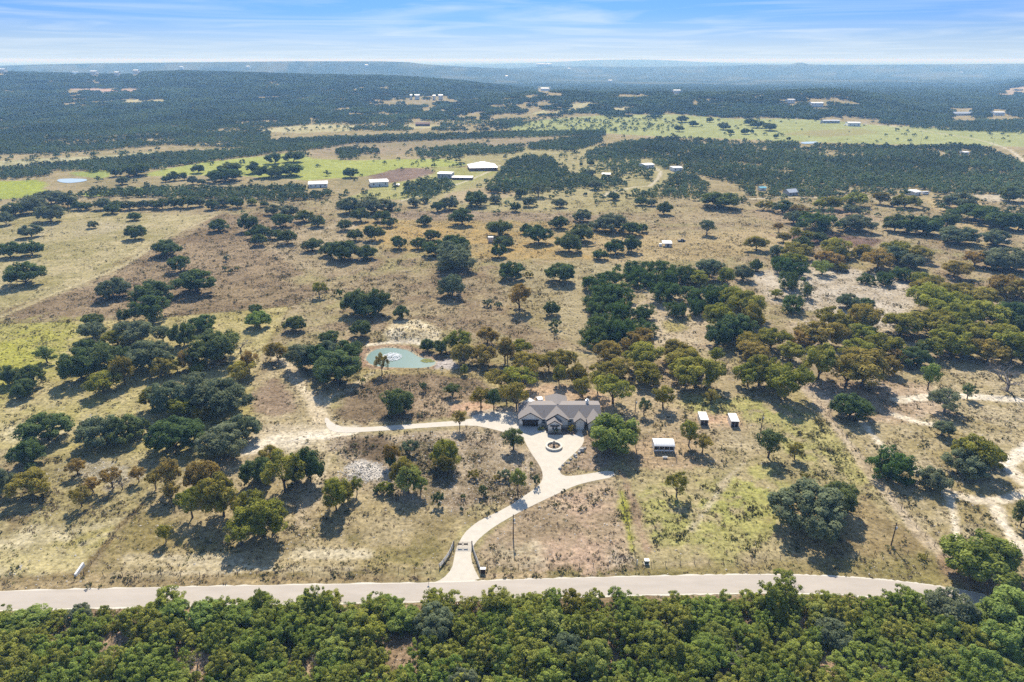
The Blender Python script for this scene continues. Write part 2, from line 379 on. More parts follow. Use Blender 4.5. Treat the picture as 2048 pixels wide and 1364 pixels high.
zone([(880, 430), (1260, 430), (1560, 420), (2048, 440), (2300, 460), (2300, 520), (2048, 500), (1700, 470), (1300, 445)], hexc(186, 170, 138), hexc(162, 146, 112), 9, .5)
# --- lower left meadow
zone([(-200, 648), (0, 646), (280, 638), (580, 612), (565, 650), (530, 700), (505, 760), (520, 870), (420, 925), (250, 925), (0, 905), (-200, 905)], hexc(190, 178, 130), hexc(162, 152, 96), 3, .95, wd_=.3, wg=.5)
zone([(-200, 650), (0, 648), (150, 640), (175, 660), (130, 720), (60, 775), (0, 800), (-200, 800)], hexc(168, 168, 74), hexc(166, 160, 96), 16, .9, wd_=.5, wg=1)
zone([(60, 760), (200, 790), (300, 830), (150, 850), (0, 830)], hexc(160, 152, 92), hexc(188, 176, 132), 7, .8)
zone([(0, 850), (70, 845), (150, 860), (100, 900), (0, 880)], hexc(205, 194, 160), hexc(176, 168, 118), 6, .8)
zone([(0, 1000), (60, 930), (160, 900), (400, 930), (300, 1000), (270, 1030), (120, 1070)], hexc(170, 158, 114), hexc(146, 136, 92), 6, .85, rk=.45)
zone([(130, 935), (240, 915), (300, 950), (200, 985)], hexc(190, 182, 164), hexc(150, 140, 110), 6, .8, rk=1, patch=.4)
zone([(-200, 1075), (0, 1072), (70, 1045), (150, 1055), (262, 1030), (160, 1150), (0, 1158), (-200, 1160)], hexc(212, 202, 170), hexc(180, 168, 124), 4, .95, wd_=.35, wg=.5)
zone([(90, 1072), (240, 1062), (255, 1085), (150, 1095)], YGRN, hexc(166, 156, 96), 6, .8, patch=.42, wg=1)
zone([(0, 1120), (110, 1105), (160, 1120), (40, 1160)], YGRN, hexc(190, 178, 130), 6, .7, patch=.5, wg=1)
zone([(0, 1030), (50, 1020), (60, 1045), (0, 1090)], hexc(120, 104, 76), hexc(140, 126, 90), 4, .8)
# --- bare ground and mown circle left of the ranch lane
zone([(520, 745), (600, 735), (640, 800), (690, 850), (660, 905), (560, 905), (500, 885), (505, 800)], hexc(196, 182, 148), hexc(166, 152, 114), 5, .9, wd_=.35)
zone([(505, 790), (545, 755), (590, 790), (590, 825), (545, 840), (505, 825)], hexc(166, 146, 124), hexc(140, 120, 100), 4, .85)
zone([(545, 850), (620, 850), (648, 835), (664, 862), (640, 880), (590, 905), (540, 900), (480, 890)], hexc(214, 203, 178), hexc(190, 176, 146), 5, .9, rk=.5, wd_=.15)
zone([(640, 775), (660, 800), (650, 830), (665, 850), (640, 860), (625, 800)], hexc(210, 198, 170), hexc(190, 175, 144), 3, .8, wd_=.1)
# --- brown weedy islands
zone([(675, 800), (760, 750), (850, 742), (960, 750), (1000, 790), (940, 815), (900, 838), (760, 846), (680, 836)], hexc(158, 138, 112), hexc(120, 104, 80), 4, .95, rk=.45, wd_=.85, wg=.12)
zone([(800, 800), (870, 790), (940, 805), (900, 832), (850, 830)], hexc(196, 176, 144), hexc(170, 148, 120), 4, .7, rk=.6)
zone([(900, 808), (960, 802), (1000, 815), (940, 828), (890, 838)], PINK, hexc(196, 170, 140), 3, .9)
zone([(655, 868), (760, 866), (870, 858), (950, 852), (1010, 868), (1062, 905), (1082, 945), (1060, 985), (980, 1010), (880, 1025), (800, 1000), (720, 935), (650, 905)], hexc(176, 160, 134), hexc(136, 120, 96), 4, .95, rk=.8, wd_=.8, wg=.1)
zone([(668, 880), (770, 868), (800, 900), (760, 935), (700, 905)], hexc(112, 97, 76), hexc(136, 118, 94), 4, .95, wd_=1, wg=.05, rk=.1)
zone([(780, 880), (870, 880), (920, 960), (860, 1000), (780, 950)], hexc(126, 112, 82), hexc(106, 98, 66), 5, .8, wd_=.9, wg=.4)
zone([(935, 900), (1050, 930), (1060, 970), (980, 1000), (930, 960)], hexc(150, 134, 104), hexc(118, 106, 78), 5, .8, wd_=.9, wg=.3)
zone([(690, 935), (715, 922), (750, 925), (772, 942), (760, 960), (715, 960)], hexc(214, 208, 198), hexc(186, 178, 164), 3, .95, rk=1, wd_=.2)
# --- front field, left of the gate
zone([(285, 1012), (400, 960), (600, 940), (760, 1000), (900, 1025), (950, 1040), (915, 1085), (880, 1140), (860, 1152), (170, 1156)], hexc(180, 165, 128), hexc(150, 136, 96), 4, .9, wd_=.5, wg=.25)
zone([(290, 1020), (400, 1060), (470, 1100), (300, 1110), (210, 1110)], hexc(164, 148, 100), hexc(140, 128, 80), 6, .8, wg=.5)
zone([(700, 1090), (900, 1085), (880, 1130), (700, 1140)], hexc(150, 136, 88), hexc(132, 124, 76), 6, .75, wg=.6)
zone([(600, 940), (650, 930), (640, 1010), (600, 1050), (580, 1010)], hexc(200, 184, 154), hexc(170, 154, 122), 4, .8)
for a, b, w in (((255, 1115), (480, 1118), 1.6), ((600, 1107), (730, 1108), 2.2), ((230, 1150), (480, 1143), 1.0), ((500, 1138), (700, 1138), .7), ((260, 1128), (500, 1130), .8)):
    zone([a, b], hexc(216, 205, 176), hexc(190, 176, 138), 2.2, .85, line=w, rk=.5, wd_=.1)
# --- verge along the county road
zone([(-200, 1160), (0, 1155), (170, 1152), (400, 1150), (860, 1145), (890, 1150), (860, 1170), (0, 1186), (-200, 1190)], hexc(146, 128, 92), hexc(174, 156, 118), 3, .85, wd_=.6, wg=.2)
zone([(965, 1140), (1300, 1132), (1560, 1118), (1790, 1108), (1900, 1115), (1940, 1185), (1800, 1163), (1520, 1149), (965, 1160)], hexc(156, 142, 98), hexc(132, 124, 76), 3, .9, wd_=.6, wg=.4)
zone([(975, 1133), (1200, 1131), (1290, 1128), (1290, 1137), (975, 1142)], hexc(108, 92, 66), hexc(132, 114, 84), 2.2, .8)
zone([(960, 1142), (1080, 1142), (1090, 1158), (965, 1160)], hexc(204, 178, 152), hexc(180, 160, 126), 2.5, .8)
# --- triangle right of the drive, pink soil
zone([(1062, 1012), (1180, 965), (1228, 955), (1250, 1040), (1272, 1132), (972, 1136), (945, 1100), (985, 1055)], hexc(186, 166, 138), hexc(154, 136, 108), 3, .95, rk=.5, wd_=.6, wg=.1)
for p in ([(1085, 1090), (1140, 1085), (1150, 1120), (1080, 1126)], [(1178, 1092), (1218, 1088), (1218, 1125), (1180, 1125)], [(1115, 995), (1170, 985), (1190, 1015), (1130, 1025)]):
    zone(p, hexc(204, 178, 152), hexc(194, 168, 144), 9, .7, rk=.4, wd_=.3)
zone([(960, 1090), (1070, 1088), (1080, 1125), (970, 1132)], hexc(150, 136, 100), hexc(206, 194, 164), 5, .8)
zone([(1220, 1100), (1265, 1110), (1270, 1128), (1225, 1130)], hexc(210, 200, 182), hexc(180, 164, 136), 4, .8, rk=.7)
# --- paddock
zone([(1232, 945), (1300, 940), (1480, 880), (1600, 770), (1700, 890), (1760, 970), (1830, 1060), (1885, 1108), (1560, 1118), (1280, 1132)], hexc(178, 165, 124), hexc(152, 142, 96), 4, .95, wd_=.5, wg=.45, rk=.25)
for p, th_ in (([(1278, 980), (1330, 965), (1390, 985), (1400, 1060), (1370, 1090), (1285, 1085)], .27), ([(1400, 1000), (1440, 960), (1520, 955), (1620, 1000), (1560, 1060), (1480, 1095), (1380, 1100)], .34), ([(1540, 880), (1600, 835), (1660, 860), (1720, 920), (1740, 960), (1660, 950), (1580, 920)], .30), ([(1330, 812), (1400, 790), (1540, 800), (1620, 830), (1560, 850), (1430, 835)], .30), ([(1470, 925), (1540, 930), (1560, 1000), (1470, 990)], .38)):
    zone(p, hexc(160, 162, 88), hexc(176, 168, 112), 9, .9, patch=th_, wd_=.9, wg=1, rk=.1)
zone([(1560, 1030), (1680, 980), (1760, 1010), (1850, 1090), (1780, 1108), (1600, 1108)], hexc(172, 154, 116), hexc(146, 128, 92), 6, .8, wg=.2)
zone([(1235, 940), (1252, 945), (1285, 1040), (1310, 1105), (1290, 1120), (1268, 1060)], hexc(170, 146, 122), hexc(142, 122, 100), 2.5, .9, wd_=.25, wg=0, rk=.3)
zone([(1243, 985), (1252, 1030), (1266, 1100)], YGRN, hexc(150, 150, 66), 1.5, .95, line=.9, wd_=1, wg=1)
zone([(1380, 1060), (1420, 1010), (1450, 960), (1490, 925)], hexc(204, 192, 168), hexc(176, 160, 130), 2.2, .8, line=.7, rk=.8)
zone([(1260, 880), (1330, 865), (1430, 870), (1440, 920), (1380, 940), (1260, 940)], hexc(192, 168, 138), hexc(170, 150, 116), 4, .9, wd_=.35, rk=.3)
zone([(1395, 828), (1480, 828), (1485, 856), (1395, 856)], PINK, hexc(196, 172, 142), 4, .85, wd_=.15)
zone([(1420, 860), (1530, 850), (1560, 900), (1450, 940), (1400, 910)], hexc(182, 168, 136), hexc(160, 146, 112), 5, .8)
zone([(1230, 790), (1330, 770), (1400, 850), (1330, 862), (1240, 868)], hexc(186, 168, 136), hexc(160, 144, 106), 5, .8)
# --- right-hand pasture with bare tracks
zone([(1610, 775), (1800, 740), (2048, 740), (2400, 760), (2400, 1180), (2048, 1180), (1890, 1112), (1830, 1055), (1700, 885)], hexc(186, 172, 138), hexc(158, 144, 100), 4, .95, rk=.35, wd_=.5, wg=.3)
zone([(1620, 775), (1760, 760), (1900, 780), (1900, 830), (1760, 850), (1680, 830)], hexc(196, 176, 154), hexc(168, 146, 120), 6, .8)
for pts, w in (([(1725, 845), (1742, 868), (1765, 893), (1815, 925), (1850, 950), (1900, 985), (1950, 1000), (2000, 1000), (2060, 985), (2200, 960)], 1.3), ([(2060, 890), (2030, 915), (2012, 928), (2030, 950), (2070, 975), (2200, 990)], 2.2), ([(1880, 960), (1900, 1000), (1908, 1040), (1918, 1085)], .8), ([(1990, 1012), (2005, 1045), (2048, 1100), (2120, 1160)], 1.5), ([(1800, 800), (1900, 790), (2048, 800)], 2.0), ([(1790, 830), (1840, 845), (1870, 850)], 1.2)):
    zone(pts, hexc(240, 230, 208), hexc(222, 209, 182), 1.5, 1, line=w * 1.2, rk=.5, wd_=.1)
zone([(1600, 768), (1640, 812), (1700, 890), (1760, 970), (1830, 1058), (1888, 1112)], hexc(208, 193, 168), hexc(190, 173, 144), 1.4, .85, line=1.7, rk=.15, wd_=.12)
zone([(1600, 770), (1640, 800), (1660, 830), (1690, 800), (1650, 765)], hexc(196, 180, 162), hexc(176, 156, 132), 4, .8)
zone([(1880, 1110), (1960, 1140), (2048, 1190), (2048, 1230), (1950, 1190), (1890, 1150)], hexc(190, 162, 136), hexc(160, 136, 110), 3, .85)
# --- two-wheel track and field boundary
for k in (-4, 4):
    zone([(640 + k, 870), (655 + k, 920), (640 + k, 960), (612 + k, 1000), (600 + k, 1030), (612 + k, 1055)], hexc(206, 192, 162), hexc(186, 170, 140), 1.0, .8, line=.45, wd_=.1)
zone([(432, 430), (330, 478), (240, 535), (100, 590), (-150, 700)], hexc(200, 188, 150), hexc(178, 166, 126), 2.2, .8, line=1.6, wd_=.1)
zone([(-150, 655), (0, 646), (280, 638), (580, 612)], hexc(108, 94, 66), hexc(132, 116, 84), 1.6, .8, line=.7, wd_=.9)
zone([(580, 612), (560, 650), (535, 690)], hexc(120, 104, 70), hexc(142, 126, 90), 1.6, .6, line=.5, wd_=.9)
zone([(285, 1008), (240, 1052), (165, 1148)], hexc(96, 82, 56), hexc(124, 108, 74), 1.4, .9, line=.7, wd_=.95, wg=.1)
zone([(-100, 1160), (150, 1154)], hexc(108, 94, 60), hexc(132, 116, 78), 1.6, .8, line=.6)
zone([(470, 1150), (700, 1146), (860, 1140)], hexc(118, 108, 66), hexc(140, 126, 84), 1.4, .8, line=.6, wd_=1, wg=.6)
# --- pond rim, mound, gravel spill
zone(POND_PX, hexc(186, 160, 134), hexc(156, 130, 106), 3, .9, line=4.5, wd_=.3)
zone(POND_PX, hexc(226, 214, 186), hexc(206, 192, 160), .8, .9, line=.55, wd_=0)
zone([(765, 665), (790, 642), (840, 640), (880, 660), (885, 680), (850, 690), (780, 688)], hexc(238, 227, 198), hexc(200, 184, 142), 3, 1, rk=.9, wd_=.6, wg=.1)
zone([(735, 690), (780, 684), (830, 684), (860, 694)], hexc(236, 226, 202), hexc(214, 200, 172), 1.5, 1, line=1.6, wd_=.1)
zone([(865, 738), (880, 722), (905, 715), (918, 735), (890, 742)], hexc(206, 200, 196), hexc(186, 178, 172), 2, .95, rk=.5, wd_=.05)
zone([(720, 742), (800, 742), (870, 742), (960, 752), (1000, 775)], hexc(180, 166, 112), hexc(166, 150, 104), 3, .8, line=2.5, wd_=.4, wg=.4)
zone([(650, 838), (646, 815), (660, 795), (700, 778), (745, 745)], hexc(220, 208, 176), hexc(196, 180, 146), 2.0, .9, line=1.5)
zone([(700, 862), (640, 868), (590, 875), (540, 880), (500, 900)], hexc(236, 226, 204), hexc(216, 203, 174), 3.0, 1, line=3.3, wd_=.05)
zone([(640, 835), (625, 800), (600, 770), (585, 735), (560, 715)], hexc(228, 215, 186), hexc(206, 190, 158), 3.0, .95, line=2.4, wd_=.1)
# --- yard behind the house, parking gravel
zone([(940, 826), (1000, 815), (1040, 815), (1040, 850), (945, 848)], hexc(208, 196, 178), hexc(184, 170, 150), 2.5, .95, rk=.4, wd_=.05)
zone([(1040, 770), (1180, 775), (1240, 800), (1220, 830), (1050, 830)], hexc(206, 180, 150), hexc(190, 164, 134), 5, .9, rk=.3, wd_=.15)
zone([(1169, 868), (1230, 890), (1225, 935), (1170, 945), (1120, 940), (1150, 906)], hexc(170, 150, 128), hexc(140, 122, 100), 3, .9, rk=.6, wd_=.4)
# --- foreground thicket floor
zone([(-300, 1222), (600, 1210), (1030, 1203), (1640, 1190), (1800, 1200), (1930, 1222), (2400, 1260), (2400, 1700), (-300, 1700)], hexc(176, 152, 126), hexc(138, 118, 92), 2.5, .95, rk=.5, wd_=.4, wg=.2)
# --- far fields
zone([(-300, 318), (0, 322), (100, 316), (200, 312), (310, 303), (310, 311), (200, 321), (0, 338), (-300, 345)], hexc(190, 186, 148), hexc(164, 160, 118), 6, .95)
zone([(-300, 362), (0, 362), (70, 360), (95, 366), (86, 388), (40, 396), (0, 399), (-300, 410)], hexc(166, 176, 80), hexc(156, 166, 76), 6, 1)
zone([(100, 352), (180, 345), (300, 345), (300, 378), (130, 384)], hexc(170, 156, 118), hexc(148, 138, 100), 7, .9)
zone([(140, 345), (215, 340), (222, 353), (200, 357), (160, 353)], hexc(158, 174, 88), hexc(150, 160, 90), 6, .9)
zone([(300, 353), (288, 349), (330, 338), (400, 325), (530, 312), (600, 304), (622, 317), (700, 321), (760, 319), (940, 317), (968, 326), (905, 333), (805, 336), (745, 351), (622, 361), (500, 353), (420, 350)], hexc(174, 180, 104), hexc(160, 168, 90), 5, 1)
zone([(145, 388), (285, 374), (330, 374), (325, 385), (180, 393)], hexc(160, 180, 84), hexc(148, 166, 84), 5, .95)
zone([(300, 354), (500, 356), (622, 362), (742, 353), (742, 372), (600, 384), (400, 374), (320, 378), (285, 372)], hexc(172, 158, 122), hexc(152, 142, 104), 6, .95)
zone([(738, 352), (803, 336), (862, 338), (870, 346), (820, 360), (752, 369)], hexc(150, 130, 116), hexc(132, 112, 100), 6, .95)
zone([(860, 336), (905, 333), (980, 340), (1000, 345), (930, 380), (820, 400), (690, 398), (760, 370), (820, 361), (872, 346)], hexc(174, 172, 112), hexc(158, 160, 98), 6, .9)
zone([(600, 284), (720, 286), (900, 279), (1108, 272), (1112, 284), (1060, 292), (900, 300), (760, 312), (625, 312)], hexc(170, 154, 128), hexc(150, 140, 106), 6, .95)
zone([(1010, 250), (1100, 238), (1200, 231), (1350, 229), (1480, 238), (1560, 237), (1640, 239), (1740, 249), (1830, 254), (1960, 258), (2100, 262), (2300, 265), (2300, 292), (2048, 294), (1900, 290), (1700, 287), (1560, 282), (1440, 277), (1330, 274), (1200, 266), (1050, 274)], hexc(174, 180, 124), hexc(158, 164, 106), 8, 1)
zone([(1600, 262), (1720, 256), (1760, 266), (1660, 274), (1560, 270)], hexc(160, 150, 112), hexc(166, 164, 106), 9, .8)
zone([(820, 300), (1180, 290), (1330, 310), (1350, 350), (1300, 400), (1200, 420), (940, 420), (830, 405), (900, 380), (1000, 345)], hexc(176, 168, 124), hexc(158, 152, 106), 8, .85)
zone([(900, 385), (1000, 370), (1040, 390), (960, 405), (860, 410)], hexc(184, 166, 136), hexc(164, 148, 112), 7, .8)
zone([(1040, 395), (1220, 380), (1320, 390), (1300, 425), (1040, 420)], hexc(182, 172, 132), hexc(164, 154, 108), 7, .8)
zone([(1840, 395), (1960, 400), (1990, 430), (1880, 425)], hexc(196, 178, 132), hexc(180, 160, 122), 7, .9)
zone([(1940, 388), (2020, 388), (2048, 400), (1980, 405)], hexc(206, 196, 176), hexc(190, 178, 150), 6, .9)
zone([(1900, 440), (2048, 450), (2048, 470), (1920, 462)], hexc(190, 172, 128), hexc(170, 152, 112), 7, .9)
for pts, w in (([(1218, 395), (1208, 389), (1230, 382), (1270, 374), (1300, 372), (1318, 355), (1322, 344), (1312, 336)], 1.8), ([(800, 402), (870, 384), (945, 358), (985, 340), (1000, 330)], 1.5), ([(1146, 348), (1130, 340), (1118, 336)], 1.5), ([(1780, 252), (1850, 262), (1940, 276), (2000, 292), (2020, 300), (2048, 322), (2130, 360)], 2.2), ([(1500, 398), (1560, 395), (1680, 395), (1800, 396)], 1.8), ([(1700, 246), (1790, 252)], 3)):
    zone(pts, hexc(216, 208, 186), hexc(198, 188, 160), 1.5, .95, line=w)
for p in ([(510, 262), (560, 254), (640, 248), (720, 252), (700, 262), (600, 266)], [(200, 204), (255, 198), (335, 199), (330, 205), (260, 208)], [(1110, 226), (1140, 208), (1180, 204), (1195, 213), (1160, 222)], [(1215, 216), (1262, 212), (1262, 222), (1222, 226)], [(810, 248), (880, 250), (870, 256), (800, 258)], [(925, 243), (960, 238), (955, 244)], [(330, 213), (400, 208), (395, 211)], [(1060, 228), (1100, 215), (1090, 228)]):
    zone(p, hexc(200, 192, 150), hexc(180, 174, 128), 8, .95)
zone([(140, 178), (190, 176), (282, 178), (278, 184), (180, 184)], hexc(206, 172, 156), hexc(196, 176, 156), 10, .95)
zone([(1985, 190), (2010, 178), (2060, 172), (2060, 190), (2020, 196)], hexc(200, 176, 150), hexc(172, 160, 130), 20, .8)
for p in ([(1660, 172), (1700, 168), (1760, 168), (1740, 174)], [(1780, 176), (1850, 172), (1860, 178), (1800, 182)], [(1400, 172), (1470, 170), (1480, 174)]):
    zone(p, hexc(140, 160, 110), hexc(120, 140, 96), 40, .8)

# beyond ~4 km the single trees are too small: wooded land with clearings, by noise
pxg, pyg, _ = proj(GX, GY, GZ)
nf1 = con(fbm(GX, GY, 420, 4, 61), 3); nf2 = con(fbm(GX, GY, 120, 3, 67), 2.4)
wood_far = sstep(3300, 4300, GY)
cw = mixn(hexc(58, 72, 46), hexc(84, 92, 62), nf2)
cw = mixn(cw, mixn(hexc(150, 146, 110), hexc(118, 124, 84), nf2), sstep(.70, .95, nf1) * .4)
col += (cw - col) * wood_far[:, None]
np.clip(col, .01, .9, out=col)
# ---- the sheet
land_me = np_mesh('ground', np.stack([GX, GY, GZ], 1), faces, smooth=True)
set_attr(land_me, 'albedo', 'FLOAT_COLOR', np.concatenate([np.clip(col * GD * np.array([.94, .915, .90]), 0, .9), np.ones((len(col), 1))], 1))
set_attr(land_me, 'stone', 'FLOAT', rock)
m, n, l = new_mat('ranch_ground')
out = n.new('ShaderNodeOutputMaterial'); b = n.new('ShaderNodeBsdfDiffuse'); l.new(b.outputs[0], out.inputs[0])
a = n.new('ShaderNodeAttribute'); a.attribute_name = 'albedo'
tcn = n.new('ShaderNodeTexCoord')
def noise_node(scale, detail=3, rough=.6):
    q = n.new('ShaderNodeTexNoise'); q.inputs['Scale'].default_value = scale; q.inputs['Detail'].default_value = detail; q.inputs['Roughness'].default_value = rough
    l.new(tcn.outputs['Object'], q.inputs['Vector']); return q
q1 = noise_node(.75, 4, .75); q2 = noise_node(2.4, 2, .6); q3 = noise_node(.16, 4, .7)
r1 = n.new('ShaderNodeMapRange'); r1.inputs['From Min'].default_value = .3; r1.inputs['From Max'].default_value = .7; r1.inputs['To Min'].default_value = .40; r1.inputs['To Max'].default_value = 1.42
l.new(q1.outputs['Fac'], r1.inputs['Value'])
r2 = n.new('ShaderNodeMapRange'); r2.inputs['From Min'].default_value = .3; r2.inputs['From Max'].default_value = .7; r2.inputs['To Min'].default_value = .8; r2.inputs['To Max'].default_value = 1.2
l.new(q3.outputs['Fac'], r2.inputs['Value'])
mm = n.new('ShaderNodeMath'); mm.operation = 'MULTIPLY'; l.new(r1.outputs[0], mm.inputs[0]); l.new(r2.outputs[0], mm.inputs[1])
vm = n.new('ShaderNodeVectorMath'); vm.operation = 'SCALE'; l.new(a.outputs['Color'], vm.inputs[0]); l.new(mm.outputs[0], vm.inputs['Scale'])
# pale stones
sa = n.new('ShaderNodeAttribute'); sa.attribute_name = 'stone'
th_ = n.new('ShaderNodeMath'); th_.operation = 'MULTIPLY_ADD'; th_.inputs[1].default_value = -.17; th_.inputs[2].default_value = .735
l.new(sa.outputs['Fac'], th_.inputs[0])
gt = n.new('ShaderNodeMath'); gt.operation = 'SUBTRACT'; l.new(q2.outputs['Fac'], gt.inputs[0]); l.new(th_.outputs[0], gt.inputs[1])
gs = n.new('ShaderNodeMath'); gs.operation = 'MULTIPLY'; gs.inputs[1].default_value = 14; gs.use_clamp = True; l.new(gt.outputs[0], gs.inputs[0])
mx = n.new('ShaderNodeMix'); mx.data_type = 'RGBA'; mx.inputs['B'].default_value = (.56, .52, .46, 1)
l.new(gs.outputs[0], mx.inputs['Factor']); l.new(vm.outputs[0], mx.inputs['A']); l.new(mx.outputs['Result'], b.inputs['Color'])
bp = n.new('ShaderNodeBump'); bp.inputs['Strength'].default_value = .55; bp.inputs['Distance'].default_value = .35
l.new(q1.outputs['Fac'], bp.inputs['Height'])
q4 = noise_node(.012, 5, .7); bp2 = n.new('ShaderNodeBump'); bp2.inputs['Strength'].default_value = .5; bp2.inputs['Distance'].default_value = 8.0
l.new(q4.outputs['Fac'], bp2.inputs['Height']); l.new(bp.outputs[0], bp2.inputs['Normal']); l.new(bp2.outputs[0], b.inputs['Normal'])
land_me.materials.append(m)
land = link(bpy.data.objects.new('ground', land_me)); land['kind'] = 'structure'

# ================================================================== ROAD, DRIVE, LANE (sheets a little above the ground, with edges)
def sheet(name, pts_w, z, mat, thick=.06):
    """flat sheet with a skirt from a world outline"""
    import mathutils
    P = [(p[0], p[1]) for p in pts_w]
    area = sum(P[i][0] * P[(i + 1) % len(P)][1] - P[(i + 1) % len(P)][0] * P[i][1] for i in range(len(P)))
    if area < 0: P = P[::-1]
    tris = mathutils.geometry.tessellate_polygon([[mathutils.Vector((x, y, 0)) for x, y in P]])
    v = [(x, y, z) for x, y in P] + [(x, y, z - thick) for x, y in P]; k = len(P)
    f = []
    for t in tris:
        t = tuple(t); a_, b_, c_ = (P[q] for q in t)
        if (b_[0] - a_[0]) * (c_[1] - a_[1]) - (c_[0] - a_[0]) * (b_[1] - a_[1]) < 0: t = t[::-1]
        f.append(t)
    for i in range(k):
        j = (i + 1) % k; f.append((i, k + i, k + j, j))
    me = bpy.data.meshes.new(name); me.from_pydata(v, [], f); me.update(); me.materials.append(mat)
    o = link(bpy.data.objects.new(name, me)); return o
def smooth_line(pts, it=2, closed=False):
    P = np.array(pts, float)[:, :2]
    for _ in range(it):
        if closed:
            Q = np.roll(P, -1, 0); P = np.stack([.75 * P + .25 * Q, .25 * P + .75 * Q], 1).reshape(-1, 2)
        else:
            A, B = P[:-1], P[1:]; P = np.concatenate([P[:1], np.stack([.75 * A + .25 * B, .25 * A + .75 * B], 1).reshape(-1, 2), P[-1:]])
    return P
M['road'] = simple('chip_seal', (.44, .385, .325), .9, .14, .35, bump=.15, stretch=(.25, 1, 1))
M['drive'] = simple('pale_concrete_drive', (.54, .485, .40), .85, .13, .5, bump=.1)
M['shoulder'] = simple('pale_shoulder_gravel', (.60, .55, .46), .9, .2, 3)
road_far = at_many([(-700, 1209), (-300, 1193), (0, 1183), (250, 1177), (500, 1171.5), (870, 1166.5), (1000, 1161), (1200, 1155), (1400, 1151), (1520, 1149.5), (1620, 1151), (1700, 1155), (1800, 1163), (1900, 1176), (1950, 1186), (2048, 1212), (2250, 1280), (2500, 1400)])
rf = smooth_line(road_far, 4)
tg = np.gradient(rf, axis=0); tg /= np.linalg.norm(tg, axis=1)[:, None]; nrm = np.stack([tg[:, 1], -tg[:, 0]], 1)
tag(sheet('road', np.concatenate([rf, (rf + nrm * 6.1)[::-1]]), .05, M['road']), kind='structure')
tag(sheet('road_shoulder', np.concatenate([rf - nrm * (.12 + .5 * rng.uniform(size=(len(rf), 1))), (rf + nrm * .0)[::-1]]), .035, M['shoulder']), kind='structure')
tag(sheet('road_shoulder', np.concatenate([rf + nrm * 6.1, (rf + nrm * (6.35 + .5 * rng.uniform(size=(len(rf), 1))))[::-1]]), .035, M['shoulder']), kind='structure')
drive_px = [(862, 1167), (885, 1158.5), (904, 1138), (909, 1112), (913, 1094), (928, 1067), (945, 1051), (962.5, 1039), (1014, 1015), (1051, 990), (1072, 976), (1084, 963), (1086, 947), (1079, 930), (1062, 906), (1050, 884), (1046, 872), (1007, 864), (980, 857), (945, 850), (860, 854.5), (744, 863), (674, 866), (655, 858), (648, 838), (654, 834), (664, 846), (690, 855.5), (744, 854), (852, 846), (945, 839.5), (945, 829), (1000, 823), (1036, 824), (1038, 846), (1086, 846), (1088, 858), (1096, 866), (1150, 864), (1166, 866), (1169, 886), (1150, 906), (1128, 925), (1119, 937), (1121, 948), (1134, 953), (1168, 949), (1226, 939.5), (1231, 953.5), (1185, 962), (1150, 971), (1116, 987), (1065, 1011), (1031, 1028.5), (990, 1052), (960, 1075), (946, 1092), (941, 1110), (945, 1128), (952, 1145), (962, 1162)]
dw = smooth_line(at_many(drive_px), 1, True)
tag(sheet('driveway', dw, .03, M['drive'], .05), kind='structure')
# ================================================================== TREE SHAPES (unit height 1; crowns shared by every copy)
def leaf_cloud(r, centers, radii, n_leaf, size, squash=1.0, up=.25, out_only=True):
    """leaf-sized quads spread over the outer part of many leaf clumps; returns verts, faces, clump value"""
    K = len(centers); C = np.repeat(centers, n_leaf, 0); RR = np.repeat(radii, n_leaf)
    d = r.normal(size=(K * n_leaf, 3)); d /= np.linalg.norm(d, axis=1)[:, None]
    rad = RR * r.uniform(.35, 1.0, K * n_leaf) ** .5
    P = C + d * rad[:, None] * np.array([1, 1, squash])
    nrm = d + r.normal(size=d.shape) * .42 + np.array([0, 0, up + .25]); nrm /= np.linalg.norm(nrm, axis=1)[:, None]
    t = np.cross(nrm, r.normal(size=d.shape)); t /= np.linalg.norm(t, axis=1)[:, None]; bt = np.cross(nrm, t)
    sz = size * r.uniform(.6, 1.35, len(P)); s2 = sz * r.uniform(.5, .9, len(P))
    v = np.stack([P - t * sz[:, None] * .5, P + bt * s2[:, None] * .5, P + t * sz[:, None] * .5, P - bt * s2[:, None] * .5], 1).reshape(-1, 3)
    f = np.arange(len(v)).reshape(-1, 4)
    cl = np.repeat(np.clip(np.repeat(r.uniform(0, 1, K), n_leaf) * .7 + r.uniform(0, .3, K * n_leaf), 0, 1), 4)
    return v, f, cl
